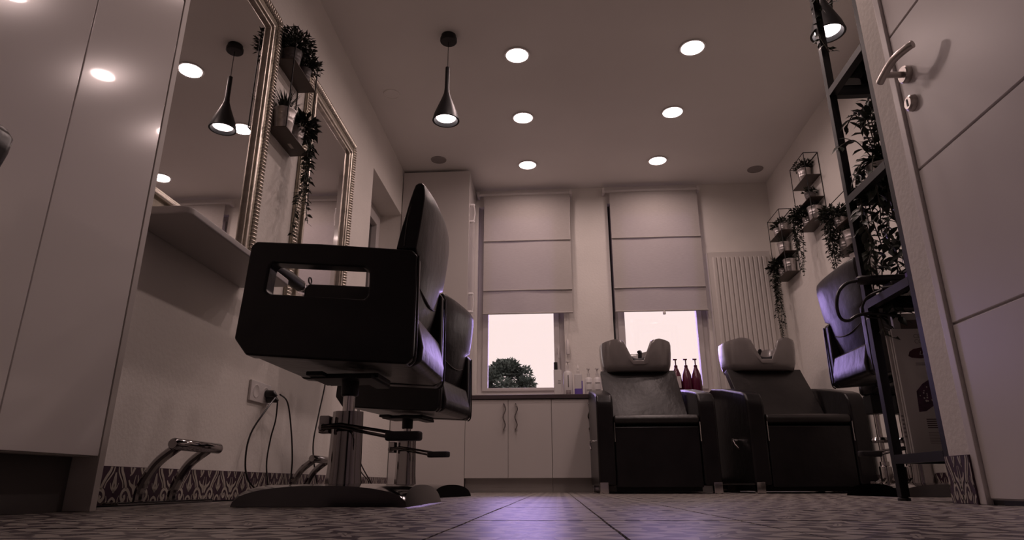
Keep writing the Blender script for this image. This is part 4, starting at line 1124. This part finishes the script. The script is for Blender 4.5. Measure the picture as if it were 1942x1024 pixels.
for i, (dx, dy, dr) in enumerate(((-0.08, 0.07, 0.44), (-0.10, 0.04, 0.16), (-0.02, 0.06, 0.20), (-0.06, -0.04, 0.24), (-0.125, 0.06, 0.12), (-0.04, 0.085, 0.14))):
    V.append(vine((pt2[0], pt2[1], pt2[2]+0.085), dr, dx, dy, 0.7+i*1.7))
ivy('trailing plant on top of the black unit, its stems crossing the lamp', pt2, V, 0.042, 'big trailing plants on the black unit')
MB().box(SX0+w, SX1-w, SY0+w, SY1-w, 2.072, 2.080).build('shelf_glass', 'shelf_glass', sh, smooth=False)

# ------------------------------------------------------------------ rolling stools by the right wall
def stool(x_, y_, label):
    t = thing('rolling_stool', label, 'stool', (x_, y_, 0), 0, 'chrome stools behind the shelf unit')
    for k in range(4):
        a = 2*math.pi*k/4 + 0.75
        ex, ey = x_+0.055*math.cos(a), y_+0.055*math.sin(a)
        leg = MB().tube([(x_, y_, 0.075), (x_+0.03*math.cos(a), y_+0.03*math.sin(a), 0.070), (ex, ey, 0.056)], [0.015, 0.012, 0.009], 8).build('leg', 'chrome', t)
        MB().lathe([(0.0,-0.008),(0.017,-0.008),(0.020,-0.005),(0.020,0.005),(0.017,0.008),(0.0,0.008)], (ex, ey, 0.0205), 16, 'y').build('caster', 'rubber', leg)
        MB().tube(arc((ex, 0.024), 0.027, 0, 180, 8, 'xz', ey), 0.004, 6).build('caster_hood', 'chrome_dark', leg)
    MB().lathe([(0.0,0.05),(0.030,0.05),(0.030,0.135),(0.022,0.14),(0.022,0.16),(0.014,0.162),(0.014,0.50),(0.0,0.50)], (x_, y_, 0), 20).build('gas_lift', 'chrome', t)
    MB().lathe([(0.030,0.262),(0.040,0.255),(0.048,0.266),(0.040,0.280),(0.018,0.282)], (x_, y_, 0), 24).build('ring_cup', 'chrome_dark', t)
    MB().box(x_-0.035, x_+0.035, y_-0.045, y_+0.045, 0.40, 0.498).build('seat_plate', 'black_metal', t, bevel=0.004)
    MB().lathe([(0.0,0.498),(0.052,0.500),(0.060,0.512),(0.060,0.55),(0.050,0.565),(0.0,0.57)], (x_, y_, 0), 28).build('seat', 'leather', t)
stool(1.675, 3.60, 'chrome gas-lift stool seen left of the shelf unit foot')
stool(1.812, 3.62, 'chrome gas-lift stool under the lowest shelf, half hidden behind the shelf unit')

# ------------------------------------------------------------------ waiting chair at the left border, only its back corner in view
wc = thing('waiting_chair', 'dark leather chair whose back corner peeks in at the left border', 'chair', (-0.84, 0.52, 0), math.radians(0))
P_ = lambda mb, n_, m_='leather', **k: mb.build(n_, m_, wc, **k)
rings = []
for z_, y_, th, xr in ((0.30, 0.640, 0.05, -0.700), (0.36, 0.655, 0.06, -0.668), (0.40, 0.662, 0.062, -0.658), (0.435, 0.668, 0.058, -0.654), (0.455, 0.670, 0.050, -0.654), (0.468, 0.670, 0.040, -0.664), (0.474, 0.668, 0.024, -0.684)):
    rings.append([(q[0], q[1], z_) for q in rrect(-0.965, xr, y_-th, y_, min(0.012, th*0.3))])
P_(MB().loft(rings), 'backrest', angle=60)
P_(MB().prism(rrect(-0.965, -0.70, 0.22, 0.60, 0.03), 'z', 0.22, 0.315), 'seat', bevel=0.012, angle=60)
for x_ in (-0.945, -0.74):
    for y_ in (0.25, 0.56):
        P_(MB().tube([(x_, y_, 0.0008), (x_, y_, 0.225)], [0.008, 0.012], 10), 'leg', 'chrome_dark')

# scrap of paper on the floor
tag(MB().add([(1.40,2.42,0.0012),(1.416,2.415,0.004),(1.428,2.43,0.0012),(1.41,2.44,0.006),(1.395,2.432,0.0015)], [(0,1,3,4),(1,2,3)]).build('paper_scrap', 'board_white', smooth=False), 'tiny white scrap lying on the tiles near the shelf unit foot', 'paper')

# ------------------------------------------------------------------ outdoors
struct('ground', MB().box(-40, 40, YF+0.5, 90, -1.2, -1.0), 'ground')
def tree(x_, y_, top, rx_, label, n, seed):
    random.seed(seed)
    t = thing('tree', label, 'tree', (x_, y_, -1.0))
    MB().tube([(x_, y_, -1.0), (x_+0.1, y_, 1.2), (x_, y_, top-1.6)], [0.26, 0.2, 0.12], 10).build('trunk', 'bark', t)
    f = MB(); cl = []
    for k in range(64):
        a = random.uniform(0, 2*math.pi); v = random.uniform(-0.9, 1)
        rr = math.sqrt(max(0, 1-v*v))*random.uniform(.55, 1)
        cl.append((x_+rx_*rr*math.cos(a), y_+rx_*rr*math.sin(a), top-rx_*1.15+rx_*v*0.95, random.uniform(.22, .40)))
    for (cx, cy, cz, r_) in cl:
        bush(f, (cx, cy, cz), r_*rx_*0.9, n, 0.17, 0.10, 1.0)
    o = f.build('crown', 'tree_leaf', t, smooth=False, weld=False); o['kind'] = 'stuff'
tree(-2.05, 25.0, 4.62, 1.20, 'green tree outside the window beside the tall cabinet', 150, 5)
